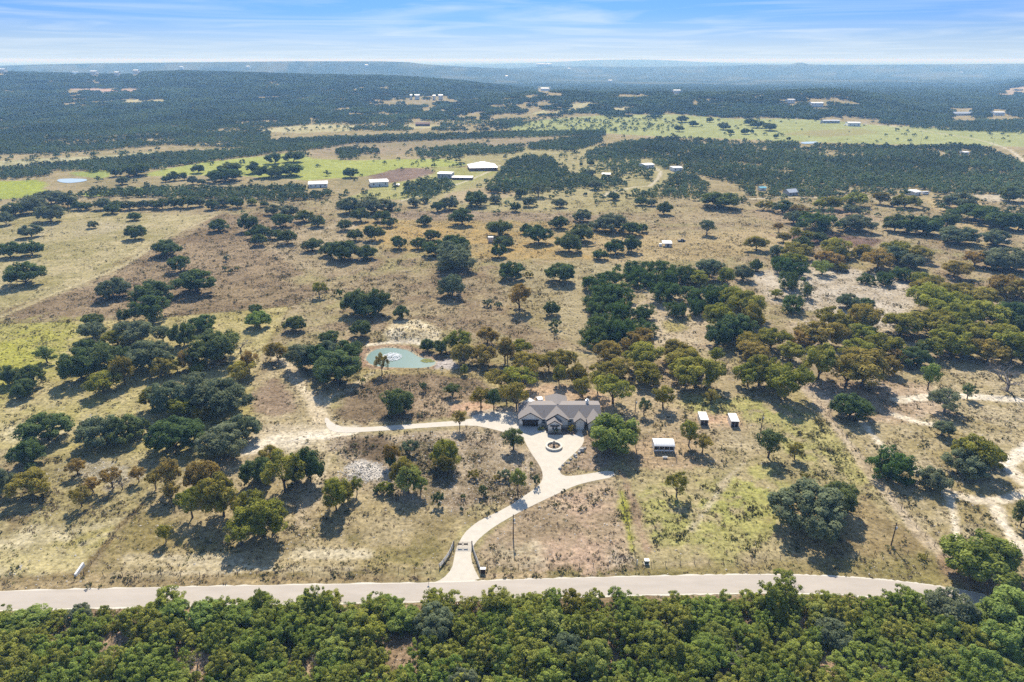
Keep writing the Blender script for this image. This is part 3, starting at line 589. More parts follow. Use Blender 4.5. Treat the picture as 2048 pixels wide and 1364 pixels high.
def oak_parts(seed, W=1.15, base=.12, nb=40, leaves=135, size=.05, lobes=3, rag=.4, low=-.75):
    """spreading oak: overlapping domes of leaf clumps, skirts low to the ground, over a short forked trunk"""
    r = np.random.default_rng(seed); cs, rs = [], []
    L = [(0, 0, .50 + base * .4, W * .36, .40)]
    for k in range(lobes):
        a = 2 * math.pi * k / lobes + r.uniform(-.5, .5); q = r.uniform(.20, .34) * W
        L.append((q * math.cos(a), q * math.sin(a), r.uniform(.36, .52) + base * .5, W * r.uniform(.20, .28), r.uniform(.26, .36)))
    for (lx, ly, lz, lr, hz) in L:
        n = max(7, int(nb * lr / (W * .36) * .62))
        for _ in range(n):
            a = r.uniform(0, 2 * math.pi); e = math.asin(r.uniform(low, 1.0))
            q = lr * r.uniform(.70, 1.0)
            z = lz + hz * math.sin(e) * r.uniform(.8, 1.0)
            cs.append((lx + q * math.cos(e) * math.cos(a), ly + q * math.cos(e) * math.sin(a), min(max(z, base + .04), .92)))
            rs.append(r.uniform(.085, .145) * (1 + rag * r.uniform(-.4, .4)))
    cs = np.array(cs); rs = np.array(rs)
    v, f, cl = leaf_cloud(r, cs, rs, leaves, size, .9)
    me = np_mesh('oak_crown', v, f); set_attr(me, 'clump', 'FLOAT', cl)
    tb = MB(); fork = np.array([r.uniform(-.02, .02), r.uniform(-.02, .02), max(.10, base * r.uniform(.6, .85))])
    tb.tube((0, 0, -.05), fork * [.6, .6, .5], .040, .032, 7); tb.tube(fork * [.6, .6, .5], fork, .032, .027, 7)
    for k in range(6):
        c = cs[r.integers(len(cs))]; mid = fork + (c - fork) * .5 + r.normal(size=3) * .03
        tb.tube(fork, mid, .019, .012, 5); tb.tube(mid, c, .012, .004, 4)
    return me, tb.mesh('oak_trunk', None, True)
def juniper_parts(seed, W=1.0, nb=108, leaves=78, size=.037, base=.05, cone=.5, cr=1.0):
    """juniper: foliage almost to the ground, many upward-pointing sprays, uneven rounded top"""
    r = np.random.default_rng(seed); cs, rs = [], []
    tops = [(0, 0, .95, .34 * W)] + [(r.uniform(-.3, .3) * W, r.uniform(-.3, .3) * W, r.uniform(.66, .92), r.uniform(.2, .3) * W) for _ in range(5)]
    for (lx, ly, top, lr) in tops:
        for _ in range(nb // 6 + 1):
            t = r.uniform(0, 1) ** .8; z = base + .10 + (top - base - .16) * t
            w = lr * (1 - cone * t ** 1.8) * (.75 + .5 * math.sin(min(1, t * 2.2) * math.pi / 2)); a = r.uniform(0, 2 * math.pi); q = w * r.uniform(.55, 1.05)
            cs.append((lx + q * math.cos(a), ly + q * math.sin(a), z)); rs.append(r.uniform(.045, .09) * cr)
    cs = np.array(cs); rs = np.array(rs)
    v, f, cl = leaf_cloud(r, cs, rs, leaves, size, 1.25, .35)
    me = np_mesh('juniper_crown', v, f); set_attr(me, 'clump', 'FLOAT', cl)
    tb = MB(); 
    for k in range(3):
        c = cs[r.integers(len(cs))]; tb.tube((r.uniform(-.02, .02), r.uniform(-.02, .02), -.05), c * [.5, .5, .6], .022, .014, 6); tb.tube(c * [.5, .5, .6], c, .014, .004, 5)
    return me, tb.mesh('juniper_trunk', None, True)
def bare_parts(seed, W=1.0, depth=5, n0=5, dens=1.0):
    """leafless tree: trunk, and a fan of ever finer branches"""
    r = np.random.default_rng(seed); tr, br = MB(), MB()
    top = np.array([r.uniform(-.03, .03), r.uniform(-.03, .03), .24]); tr.tube((0, 0, -.05), top, .036, .026, 7)
    def grow(p, d, L, rad, k):
        q = p + d * L; br.tube(p, q, rad, rad * .62, 4 if rad > .006 else 3)
        if k == 0: return
        for _ in range(2 if r.uniform() > .35 * dens else 3):
            nd = d + r.normal(size=3) * .52 + np.array([0, 0, .10]); nd[:2] *= 1.08; nd /= np.linalg.norm(nd)
            grow(q, nd, L * r.uniform(.62, .88), rad * .62, k - 1)
    for k in range(n0):
        a = 2 * math.pi * k / n0 + r.uniform(-.4, .4); e = r.uniform(.35, 1.1)
        d = np.array([math.cos(a) * math.cos(e) * W, math.sin(a) * math.cos(e) * W, math.sin(e)]); d /= np.linalg.norm(d)
        grow(top, d, r.uniform(.17, .24), .020, depth)
    return br.mesh('bare_branches'), tr.mesh('bare_trunk', None, True)
OAKS = [oak_parts(100 + k, lobes=3 + k % 3, base=.06 + .05 * (k % 3)) for k in range(12)]
AUTS = [oak_parts(150 + k, W=1.1, lobes=3 + k % 2, base=.12 + .06 * (k % 3), low=-.6, rag=.7) for k in range(9)]
OPEN = [oak_parts(200 + k, W=.95, base=.30, nb=24, leaves=110, lobes=3, rag=.9, size=.048, low=-.4) for k in range(7)]    # lighter, gappy, trunk showing
JUNS = [juniper_parts(300 + k, cone=.35 + .1 * (k % 3)) for k in range(7)]
DOMES = [juniper_parts(400 + k, W=1.25, cone=.45, nb=84, leaves=110, size=.045, cr=1.55) for k in range(4)]       # round dense cedars
BARES = [bare_parts(500 + k, n0=5 + k % 2) for k in range(3)]
BUSH = [oak_parts(600 + k, W=1.3, base=.02, nb=14, leaves=55, lobes=3, size=.10) for k in range(4)]

LEAF = {'d': 'leaf_dark', 'g': 'leaf_grey', 'y': 'leaf_olive', 'r': 'leaf_rust', 'v': 'leaf_bright', 'j': 'leaf_cedar', 'J': 'leaf_juniper'}
TREES = []      # dict(root, px, py, w, kind, ...) for the labels
def grow_tree(kind, X, Y, Z, wid, hgt, shape=None, cat='tree'):
    """one tree: an Empty at its foot > trunk, crown (meshes shared between copies)"""
    pool = {'b': BARES, 'j': DOMES, 'J': JUNS, 's': BUSH}.get(kind, OAKS)
    if kind in 'yr': pool = AUTS
    if shape == 'open': pool = OPEN
    if shape == 'jun': pool = JUNS
    k = int(rng.integers(len(pool))); cme, tme = pool[k]
    nm = {'b': 'bare_tree', 'j': 'cedar_tree', 'J': 'juniper_tree', 's': 'shrub', 'y': 'autumn_oak', 'r': 'autumn_oak'}.get(kind, 'live_oak')
    root = bpy.data.objects.new(nm, None); root.empty_display_size = .3
    W0 = {'b': 1.0, 'j': 1.15, 'J': .95, 's': 1.3}.get(kind, 1.15)
    if shape == 'open': W0 = .95
    if shape == 'jun': W0 = .95
    root.location = (X, Y, Z); root.rotation_euler = (0, 0, float(rng.uniform(0, 6.283)))
    s = wid / W0; root.scale = (s * rng.uniform(.93, 1.07), s * rng.uniform(.93, 1.07), hgt)
    link(root)
    c = bpy.data.objects.new('branches' if kind == 'b' else 'crown', cme); t = bpy.data.objects.new('trunk', tme)
    for o, mt in ((c, M['bark_grey'] if kind == 'b' else M[LEAF.get(kind, 'leaf_dark') if kind != 's' else random.choice(['leaf_dark', 'leaf_grey', 'leaf_olive'])]), (t, M['bark_grey'] if kind in 'bg' else M['bark'])):
        link(o, root)
        if not o.data.materials: o.data.materials.append(None)
        o.material_slots[0].link = 'OBJECT'; o.material_slots[0].material = mt
    px, py, dep = proj(X, Y, Z)
    TREES.append(dict(o=root, X=X, Y=Y, Z=Z, w=wid, h=hgt, k=kind, px=float(px), py=float(py), sh=shape, nm=nm, fg=False))
    return root
def from_photo(ox, oy, sc, rows):
    """rows: (x, top, foot, width, kind) in a zoomed view with origin ox, oy and scale sc"""
    for q in rows:
        zx, zt, zf, zw, kd = q[:5]
        px, pt, pf, pw = ox + zx / sc, oy + zt / sc, oy + zf / sc, zw / sc
        pf -= .10 * (pf - pt)
        P = at(px, pf); _, _, dep = proj(P[0], P[1], P[2]); s = F_PX / dep
        wid = pw / s
        tall = height_at_px(P, pt); sl = abs(slope_of(pf))
        hgt = tall - .06 * wid
        hgt = min(max(hgt, .66 * wid), 1.75 * wid, 13)
        k = kd[0]; shape = {'o': 'open', 'u': 'jun'}.get(kd[1:2])
        e = 1.08
        if k in 'yr': e = 1.34 if px > 1560 and pf < 800 else 1.22 if px > 1180 and pf < 800 else 1.14
        if k == 'j' and pf < 700: e = 1.2
        grow_tree(k, P[0], P[1], P[2], wid * e, hgt * (1 + .4 * (e - 1)), shape)

# ---- A: left meadow and grove
from_photo(0, 500, 3.898, [(205, 120, 280, 260, 'd'), (890, 275, 380, 230, 'g'), (1185, 280, 430, 290, 'd'), (1180, 400, 560, 290, 'd'), (975, 445, 570, 110, 'd'), (1540, 160, 350, 330, 'd'), (1410, 35, 180, 160, 'd'), (1770, 30, 90, 60, 's'), (1755, 120, 165, 40, 's'), (1800, 140, 185, 45, 's'), (1850, 120, 165, 40, 's'),
    (740, 500, 600, 150, 'd'), (740, 560, 700, 200, 'g'), (1040, 550, 740, 270, 'g'), (1275, 590, 740, 160, 'go'), (1440, 560, 760, 180, 'd'), (1590, 510, 640, 200, 'd'), (1680, 610, 900, 340, 'd'), (920, 640, 760, 190, 'y'), (720, 680, 900, 250, 'd'), (640, 760, 1030, 280, 'd'), (800, 740, 990, 260, 'd'), (970, 730, 920, 200, 'd'), (975, 830, 1070, 160, 'y'), (1200, 740, 950, 330, 'g'),
    (1255, 840, 1010, 130, 'r'), (1385, 840, 970, 150, 'r'), (1480, 760, 950, 160, 'r'), (1540, 890, 960, 110, 'y'), (810, 950, 1130, 240, 'y'), (370, 755, 890, 160, 'do'), (95, 890, 1060, 160, 'd'), (270, 890, 1070, 210, 'd'), (200, 1000, 1150, 180, 'd'), (1730, 830, 900, 100, 'r'), (1880, 870, 1030, 200, 'r'), (1950, 790, 980, 130, 'r'), (1880, 690, 800, 180, 'b'),
    (1570, 950, 1230, 300, 'g'), (1750, 1000, 1280, 380, 'g'), (1330, 1030, 1290, 300, 'g'), (1200, 1070, 1250, 180, 'y'), (1440, 1170, 1300, 220, 'y'), (1580, 1220, 1340, 120, 'y')])
# ---- B: round the pond
from_photo(500, 500, 3.898, [(80, 470, 610, 190, 'v'), (50, 415, 500, 110, 'd'), (360, 510, 640, 160, 'd'), (540, 250, 380, 110, 'yo'), (595, 285, 330, 50, 's'), (705, 295, 370, 60, 's'), (664, 310, 355, 30, 's'), (840, 300, 520, 200, 'd'), (1000, 245, 520, 190, 'd'), (920, 380, 530, 200, 'd'), (865, 545, 690, 150, 'd'), (1190, 425, 540, 130, 'd'), (625, 625, 730, 150, 'd'), (1620, 0, 170, 290, 'g'), (1580, 145, 380, 210, 'g'), (1940, 400, 460, 60, 's'), (1850, 390, 440, 90, 's'),
    (220, 715, 880, 160, 'r'), (390, 720, 950, 260, 'g'), (540, 720, 950, 260, 'd'), (680, 780, 1060, 350, 'd'), (620, 700, 900, 200, 'g'), (780, 700, 900, 190, 'd'), (880, 985, 1060, 50, 's'), (1030, 815, 985, 100, 'ro'), (1385, 680, 800, 110, 'd'), (1490, 700, 820, 100, 'd'), (1620, 620, 800, 170, 'y'), (1670, 720, 900, 170, 'r'), (1820, 740, 910, 180, 'r'), (1850, 610, 740, 160, 'r'), (1990, 690, 900, 150, 'ro'), (1960, 940, 1100, 220, 'yo'), (1670, 890, 980, 60, 'v'), (1580, 1040, 1150, 140, 'do'), (1350, 1020, 1110, 60, 's'),
    (1165, 1085, 1300, 240, 'd'), (1800, 1075, 1250, 150, 'yo'), (1900, 1090, 1260, 120, 'do'), (2000, 1060, 1210, 130, 'yo'), (1635, 1260, 1410, 90, 'ro')])
# ---- C: behind the house
from_photo(1000, 500, 3.898, [(95, 80, 240, 190, 'd'), (230, 155, 215, 70, 's'), (465, 95, 265, 210, 'd'), (150, 265, 490, 200, 'ro'), (400, 395, 520, 120, 'd'), (420, 530, 620, 110, 's'), (430, 610, 655, 50, 's'),
    (740, 190, 330, 170, 'j'), (850, 170, 290, 170, 'j'), (800, 265, 400, 180, 'j'), (910, 300, 420, 230, 'j'), (770, 340, 460, 180, 'j'), (755, 400, 510, 150, 'j'), (940, 400, 560, 200, 'j'), (1140, 425, 540, 140, 'j'), (1080, 470, 550, 90, 'j'), (750, 500, 640, 180, 'j'), (850, 500, 700, 200, 'j'), (950, 540, 740, 200, 'j'), (1090, 540, 690, 170, 'j'), (760, 640, 740, 200, 'j'), (880, 660, 750, 120, 'j'), (1090, 640, 800, 250, 'r'), (830, 720, 870, 180, 'r'), (860, 790, 900, 130, 'r'),
    (1040, 85, 220, 180, 'j'), (1230, 85, 230, 200, 'j'), (1090, 160, 280, 180, 'j'), (1180, 160, 290, 160, 'j'), (1330, 150, 280, 160, 'j'), (1430, 110, 260, 150, 'j'), (1620, 85, 240, 240, 'g'), (1540, 160, 280, 150, 'y'), (1750, 140, 290, 130, 'y'), (1890, 110, 250, 150, 'g'), (1990, 80, 170, 90, 'd'), (1300, 245, 420, 230, 'j'), (1350, 400, 530, 150, 'j'), (1470, 280, 420, 160, 'j'), (1600, 280, 470, 180, 'j'), (1700, 265, 440, 180, 'j'), (1510, 370, 515, 130, 'j'),
    (1800, 290, 480, 170, 'y'), (1700, 430, 640, 220, 'y'), (1900, 330, 560, 220, 'y'), (1830, 450, 720, 280, 'd'), (1690, 560, 770, 200, 'd'), (1960, 430, 650, 150, 'y'), (1920, 680, 800, 200, 'y'), (1370, 700, 870, 210, 'y'), (1100, 760, 920, 270, 'y'), (1140, 880, 1050, 220, 'y'), (920, 850, 1010, 200, 'r'), (810, 880, 1010, 160, 'y'), (1440, 790, 950, 240, 'y'), (1520, 860, 1090, 360, 'y'), (1680, 770, 900, 110, 'yo'), (1760, 800, 940, 90, 'b'), (1960, 770, 900, 240, 'r'), (1930, 880, 1080, 200, 'y'), (2020, 900, 1080, 120, 'y'),
    (60, 690, 900, 110, 'ro'), (160, 700, 830, 140, 'y'), (210, 810, 980, 240, 'y'), (140, 920, 1090, 240, 'yo'), (130, 1040, 1260, 180, 'yo'), (640, 1000, 1150, 150, 'yo'), (760, 960, 1130, 120, 'yo'), (880, 1000, 1220, 260, 'yo'), (380, 800, 960, 150, 'y'), (500, 780, 940, 160, 'r'), (600, 880, 1060, 150, 'y'), (460, 900, 1060, 120, 'y'), (1120, 1160, 1300, 90, 'do'), (1270, 1070, 1250, 170, 'yo'), (1640, 1090, 1210, 110, 'ro')])
# ---- D: autumn wood on the right
from_photo(1500, 500, 3.686, [(40, 60, 170, 80, 'd'), (220, 60, 170, 160, 'j'), (310, 30, 140, 140, 'y'), (280, 150, 290, 140, 'j'), (365, 90, 200, 120, 'j'), (530, 100, 190, 150, 'vo'), (570, 20, 130, 150, 'r'), (660, 95, 160, 80, 'r'), (700, 0, 80, 100, 'r'), (940, 20, 150, 190, 'r'), (1050, 0, 100, 180, 'g'), (810, 0, 60, 90, 'd'), (1180, 60, 140, 160, 'g'), (1230, 0, 90, 150, 'r'), (860, 170, 250, 100, 'j'), (980, 160, 260, 120, 'j'), (1100, 135, 230, 140, 'j'), (1240, 170, 260, 130, 'y'), (1355, 190, 250, 90, 'y'), (1500, 100, 210, 160, 'r'), (1650, 30, 130, 150, 'r'), (1900, 0, 160, 320, 'g'), (1780, 20, 150, 200, 'g'),
    (425, 240, 370, 100, 'du'), (315, 330, 460, 160, 'j'), (190, 300, 360, 90, 'yo'), (720, 320, 440, 160, 'g'), (840, 350, 440, 120, 'd'), (610, 430, 620, 200, 'y'), (810, 410, 620, 210, 'y'), (520, 540, 720, 260, 'r'), (400, 590, 720, 180, 'r'), (1290, 270, 380, 200, 'y'), (1420, 290, 390, 200, 'y'), (1560, 280, 380, 180, 'r'), (1700, 320, 430, 200, 'r'), (1850, 200, 340, 220, 'r'), (1960, 230, 380, 200, 'r'), (1330, 390, 480, 280, 'y'), (1520, 340, 450, 180, 'y'), (1500, 440, 600, 250, 'y'), (1700, 430, 570, 250, 'y'), (1900, 400, 560, 250, 'd'), (1110, 490, 640, 220, 'y'), (1330, 480, 640, 250, 'y'), (1470, 600, 790, 300, 'y'), (1290, 650, 790, 150, 'd'), (1680, 560, 720, 220, 'y'), (1850, 560, 720, 220, 'y'), (1750, 670, 840, 230, 'r'), (1920, 620, 850, 220, 'y'), (2010, 680, 870, 150, 'y'), (1600, 680, 800, 180, 'y'), (1990, 480, 640, 140, 'd'),
    (990, 620, 790, 230, 'y'), (830, 580, 700, 190, 'y'), (770, 670, 820, 200, 'y'), (820, 740, 1030, 330, 'r'), (700, 820, 1040, 200, 'ro'), (1020, 790, 930, 120, 'r'), (1200, 730, 860, 200, 'd'), (1090, 740, 850, 110, 'r'), (500, 720, 980, 230, 'y'), (300, 700, 830, 160, 'y'), (250, 860, 1120, 240, 'y'), (60, 780, 1020, 170, 'y'), (170, 800, 1000, 140, 'y'), (150, 580, 740, 200, 'y'), (730, 1060, 1250, 240, 'd'), (1310, 840, 1050, 150, 'vo'), (1430, 1030, 1210, 230, 'go'), (1600, 1000, 1110, 110, 'do'), (1890, 850, 1060, 330, 'b'), (1410, 1260, 1380, 150, 'go')])
# ---- E: lower left
from_photo(0, 830, 3.6865, [(360, 10, 200, 300, 'd'), (225, 190, 360, 230, 'd'), (235, 345, 415, 90, 's'), (760, 20, 220, 300, 'g'), (930, 0, 200, 250, 'd'), (1050, 20, 140, 120, 'd'), (755, 165, 235, 80, 's'), (1300, 20, 270, 340, 'd'), (1660, 60, 320, 370, 'g'), (1790, 0, 200, 240, 'g'), (60, 400, 600, 160, 'g'), (245, 420, 610, 240, 'y'), (575, 330, 450, 120, 'ro'), (690, 470, 580, 130, 'ro'), (605, 545, 690, 130, 'ro'), (835, 400, 560, 130, 'ro'), (905, 440, 560, 90, 'b'), (1025, 385, 505, 100, 'ro'), (1150, 420, 560, 100, 'ro'), (1270, 320, 580, 170, 'ro'), (1270, 500, 650, 120, 'ro'),
    (1500, 330, 560, 220, 'r'), (1650, 460, 780, 300, 'y'), (1420, 560, 780, 170, 'yo'), (1225, 820, 950, 110, 'yo'), (1780, 800, 980, 200, 'yo'), (1880, 700, 920, 150, 'y')])
# ---- F: centre left, below the lane
from_photo(500, 830, 3.6865, [(60, 310, 520, 200, 'd'), (150, 230, 420, 180, 'y'), (260, 290, 590, 260, 'yo'), (450, 240, 520, 200, 'd'), (350, 280, 510, 160, 'd'), (110, 650, 920, 320, 'y'), (0, 560, 760, 180, 'y'), (640, 470, 730, 210, 'y'), (790, 460, 600, 90, 'yo'), (720, 500, 650, 120, 'y'), (1050, 100, 400, 100, 'ro'), (1180, 180, 300, 130, 's'), (1040, 240, 400, 80, 'd'), (1150, 330, 560, 180, 'y'), (1170, 380, 600, 200, 'vo'), (1260, 460, 600, 110, 'vo'), (1010, 490, 580, 120, 'y'), (1440, 170, 400, 200, 'y'), (1435, 300, 450, 140, 'y'), (1390, 560, 680, 90, 's'), (1560, 640, 720, 30, 's'), (1720, 510, 600, 70, 's'), (1820, 440, 490, 60, 's'), (1880, 400, 480, 100, 's'), (1570, 580, 620, 40, 's'), (1650, 400, 470, 90, 's'), (930, 530, 580, 60, 's')])
# ---- G: front of the house
from_photo(1000, 830, 3.6865, [(100, 110, 270, 190, 'do'), (130, 400, 590, 120, 'vo'), (270, 420, 530, 60, 's'), (230, 330, 390, 30, 's'), (800, 5, 270, 390, 'v'), (925, 60, 260, 150, 'yo'), (1390, 50, 250, 140, 'yo'), (1490, 160, 290, 130, 'yo'), (1300, 440, 620, 140, 'yo'), (525, 65, 125, 60, 's'), (300, 80, 115, 45, 's'), (415, 95, 125, 50, 's')])
# ---- H: lower right
from_photo(1500, 830, 3.498, [(125, 110, 320, 190, 'do'), (310, 200, 320, 120, 'yo'), (1010, 260, 450, 300, 'j'), (1265, 370, 530, 200, 'g'), (1550, 140, 400, 320, 'y'), (1500, 250, 430, 280, 'g'), (1650, 230, 340, 170, 'd'), (1340, 50, 150, 130, 'go'), (380, 520, 820, 480, 'g'), (590, 475, 700, 240, 'd'), (1600, 880, 1150, 450, 'v'), (1890, 570, 800, 150, 'd'), (1200, 970, 1010, 60, 's'), (380, 400, 445, 70, 's')])
# ---- U1-U3: middle distance
from_photo(0, 220, 2.926, [(60, 780, 870, 130, 'd'), (190, 760, 860, 130, 'd'), (185, 680, 750, 110, 'g'), (550, 645, 695, 65, 'g'), (790, 595, 650, 75, 'd'), (790, 670, 765, 125, 'd'), (980, 760, 860, 140, 'd'), (1280, 640, 715, 105, 'd'), (1455, 600, 720, 130, 'd'), (1525, 670, 760, 120, 'd'), (1640, 610, 690, 120, 'd'), (1600, 550, 620, 90, 'g'), (1690, 560, 630, 100, 'g'), (1780, 590, 660, 100, 'd'), (1860, 610, 690, 90, 'd'), (1520, 720, 800, 90, 'd'), (1685, 695, 790, 110, 'd'), (1610, 700, 760, 80, 'd'), (1830, 750, 830, 105, 'd'), (1920, 770, 860, 100, 'd'), (2000, 760, 890, 150, 'd'), (300, 580, 660, 140, 'g'), (90, 540, 630, 120, 'd'), (40, 590, 680, 90, 'g'), (200, 530, 610, 150, 'g'), (300, 460, 570, 220, 'g'), (400, 480, 580, 100, 'g'), (460, 530, 590, 60, 'd'), (505, 535, 590, 70, 'd'),
    (610, 510, 590, 90, 'g'), (660, 560, 610, 80, 'd'), (690, 525, 590, 80, 'd'), (760, 530, 590, 80, 'g'), (840, 525, 585, 80, 'g'), (900, 530, 580, 70, 'g'), (950, 520, 585, 90, 'd'), (1020, 510, 580, 100, 'd'), (1100, 500, 580, 90, 'd'), (1170, 500, 570, 80, 'g'), (1240, 520, 590, 90, 'd'), (1310, 500, 570, 90, 'g'), (1390, 500, 580, 90, 'd'), (1480, 510, 560, 60, 'v'), (1550, 530, 570, 50, 'd'), (1160, 315, 375, 70, 'd'), (1320, 340, 425, 170, 'd'), (1260, 345, 410, 80, 'd'), (1350, 300, 380, 120, 'd'), (1490, 280, 380, 90, 'd'), (1590, 330, 400, 150, 'd'), (1700, 320, 390, 140, 'd'), (1610, 260, 320, 100, 'd'), (1720, 250, 310, 110, 'd'), (800, 330, 390, 140, 'd'), (680, 340, 395, 80, 'd'), (970, 380, 425, 50, 'd'), (1020, 355, 420, 70, 'd'), (1080, 360, 415, 45, 'd'), (1130, 380, 440, 60, 'g'), (1180, 400, 440, 50, 'g'), (720, 395, 440, 70, 'g')])
from_photo(680, 220, 2.926, [(60, 345, 400, 85, 'd'), (30, 635, 710, 80, 'd'), (125, 565, 660, 110, 'd'), (245, 585, 660, 90, 'd'), (290, 625, 690, 85, 'd'), (95, 690, 770, 90, 'd'), (205, 665, 770, 105, 'd'), (345, 730, 820, 90, 'd'), (460, 740, 820, 90, 'd'), (530, 700, 770, 100, 'd'), (560, 770, 860, 130, 'd'), (680, 730, 830, 140, 'd'), (500, 610, 680, 80, 'd'), (715, 590, 680, 150, 'd'), (930, 650, 740, 130, 'd'), (950, 740, 820, 110, 'd'), (930, 780, 870, 90, 'd'), (1090, 660, 730, 60, 'd'), (1160, 670, 790, 130, 'd'), (1285, 620, 700, 110, 'd'), (1340, 720, 840, 150, 'd'), (1410, 670, 780, 150, 'd'), (1500, 640, 710, 90, 'g'), (1590, 600, 720, 170, 'g'), (1710, 650, 740, 110, 'd'), (1770, 660, 720, 60, 'd'), (1610, 750, 850, 110, 'd'), (1705, 725, 840, 95, 'd'), (1520, 810, 880, 90, 'd'), (670, 810, 900, 190, 'g'), (30, 760, 880, 130, 'd'), (150, 790, 880, 120, 'd'), (1420, 590, 660, 110, 'g'), (1285, 520, 575, 75, 'g'), (800, 490, 570, 140, 'd'), (910, 500, 550, 70, 'g'), (570, 540, 600, 90, 'd'), (640, 500, 590, 110, 'g'), (500, 505, 550, 60, 'g'), (430, 520, 570, 80, 'g'), (290, 520, 590, 80, 'g'), (200, 530, 610, 150, 'g'), (60, 530, 610, 140, 'g'), (1160, 440, 515, 110, 'go'), (1060, 450, 520, 60, 'd'), (1025, 535, 600, 60, 'd'), (1105, 520, 570, 90, 'g'), (910, 440, 490, 60, 'd'), (1490, 415, 470, 80, 'g'), (1600, 480, 530, 70, 'd'), (1435, 480, 505, 22, 'd'), (1760, 510, 560, 70, 'd'), (1820, 520, 565, 60, 'g'), (1895, 530, 620, 90, 'd'), (1465, 355, 390, 60, 'g'), (1410, 305, 330, 20, 'd'), (1470, 290, 330, 45, 'd')])
from_photo(1348, 220, 2.926, [(260, 510, 575, 210, 'd'), (190, 640, 740, 100, 'go'), (525, 530, 590, 80, 'y'), (635, 535, 610, 110, 'd'), (720, 560, 620, 90, 'r'), (700, 600, 670, 110, 'g'), (845, 600, 720, 210, 'j'), (850, 530, 590, 70, 'y'), (920, 520, 590, 100, 'y'), (1050, 500, 570, 110, 'y'), (1205, 485, 560, 80, 'y'), (1280, 530, 570, 50, 'd'), (1350, 490, 580, 110, 'y'), (1070, 590, 720, 190, 'g'), (1040, 560, 620, 90, 'g'), (1290, 600, 720, 140, 'd'), (1370, 620, 730, 170, 'd'), (1450, 590, 740, 180, 'd'), (1590, 590, 700, 140, 'd'), (1670, 490, 580, 190, 'g'), (1750, 550, 660, 220, 'd'), (1660, 700, 790, 230, 'g'), (1870, 700, 800, 150, 'g'), (1920, 580, 710, 170, 'd'), (2010, 570, 720, 150, 'd'), (1960, 480, 540, 150, 'd'), (610, 660, 720, 50, 'ro'), (640, 720, 780, 60, 'y'), (700, 690, 770, 60, 'yo'), (480, 740, 830, 110, 'y'), (600, 780, 860, 90, 'g'), (740, 770, 830, 130, 'd'), (850, 710, 780, 90, 'd'), (770, 710, 780, 80, 'y'), (930, 760, 870, 150, 'y'), (700, 830, 880, 140, 'y'), (1100, 790, 870, 90, 'y'), (1290, 790, 870, 130, 'y'), (1430, 810, 870, 90, 'y'),
    (45, 35, 75, 65, 'd'), (30, 85, 130, 50, 'd'), (110, 60, 100, 50, 'd'), (210, 40, 75, 45, 'd'), (290, 70, 120, 70, 'g'), (330, 110, 145, 40, 'd'), (415, 105, 145, 50, 'd'), (455, 110, 140, 25, 'd'), (595, 138, 168, 28, 'd'), (672, 155, 183, 26, 'd'), (445, 45, 95, 60, 'd'), (490, 55, 110, 90, 'd'), (560, 75, 125, 75, 'd')])
N_LISTED = len(TREES)

# ---- foreground thicket: junipers packed between the road and the camera
CLEAR = [[(772, 1275), (845, 1275), (828, 1305), (808, 1345), (795, 1345), (780, 1315)], [(205, 1275), (232, 1268), (236, 1310), (210, 1320)], [(1195, 1288), (1228, 1288), (1228, 1312), (1200, 1312)], [(1648, 1320), (1672, 1310), (1668, 1345), (1645, 1365)], [(395, 1316), (420, 1316), (412, 1350), (395, 1345)]]
CLEAR_W = [at_many(p) for p in CLEAR]
cand = []
yy = 84.0; rowi = 0
while yy < 127:
    half = .86 * (yy * ct + 46)
    xx = -half + (rowi % 2) * 2.4
    while xx < half:
        cand.append((xx + rng.uniform(-1.5, 1.5), yy + rng.uniform(-1.4, 1.4))); xx += 4.9 * rng.uniform(.8, 1.25)
    yy += 4.5; rowi += 1
road_near = (rf + nrm * 6.6)
for x, y in cand:
    ed = np.interp(x, road_near[:, 0][np.argsort(road_near[:, 0])], road_near[:, 1][np.argsort(road_near[:, 0])])
    if y > ed - 1.6: continue
    if any(in_poly(np.array([x]), np.array([y]), w)[0] or seg_dist(np.array([x]), np.array([y]), w, True)[0] < 2.2 for w in CLEAR_W): continue
    px, py, dep = proj(x, y, 0)
    if not (-120 < px < 2170) or py > 1560: continue
    edge = ed - y < 6
    wid = rng.uniform(4.8, 9.6); hgt = rng.uniform(3.2, 5.4) if edge else min(wid * rng.uniform(.5, .95), 6.8)
    if proj(x, y, hgt)[1] > 1374: continue
    u = rng.uniform()
    kd = 'J' if u < .90 else ('v' if u < .96 else 'y' if u < .98 else 'g')
    if 1880 < px and u > .45: kd = 'v'
    grow_tree(kd, x, y, 0.0, wid, hgt); TREES[-1]['fg'] = True
for px, py, wpx, tp in ((636, 1222, 58, 1168), (1545, 1215, 90, 1150), (995, 1225, 66, 1178), (330, 1222, 84, 1186), (518, 1222, 30, 1180), (1810, 1225, 80, 1186), (1902, 1240, 96, 1190), (2012, 1248, 120, 1184)):
    P = at(px, py); s = F_PX / proj(P[0], P[1], 0)[2]
    grow_tree('g' if px == 1902 else 'v' if px == 2012 else 'J', P[0], P[1], 0.0, wpx / s, height_at_px(P, tp)); TREES[-1]['fg'] = True
for px, py, wpx, h_ in ((1460, 1335, 76, 4.6), (1580, 1200, 60, 5.2), (1290, 1340, 44, 3.6), (232, 1330, 40, 3.0), (1042, 1360, 30, 4.0), (120, 1345, 36, 3.2), (640, 1330, 40, 3.6), (1125, 1352, 52, 3.4), (1400, 1300, 34, 3.6), (1760, 1350, 40, 3.2), (395, 1335, 44, 3.4), (905, 1350, 36, 3.2)):
    P = at(px, py); s = F_PX / proj(P[0], P[1], 0)[2]
    grow_tree('b', P[0], P[1], 0.0, wpx / s, h_); TREES[-1]['fg'] = True

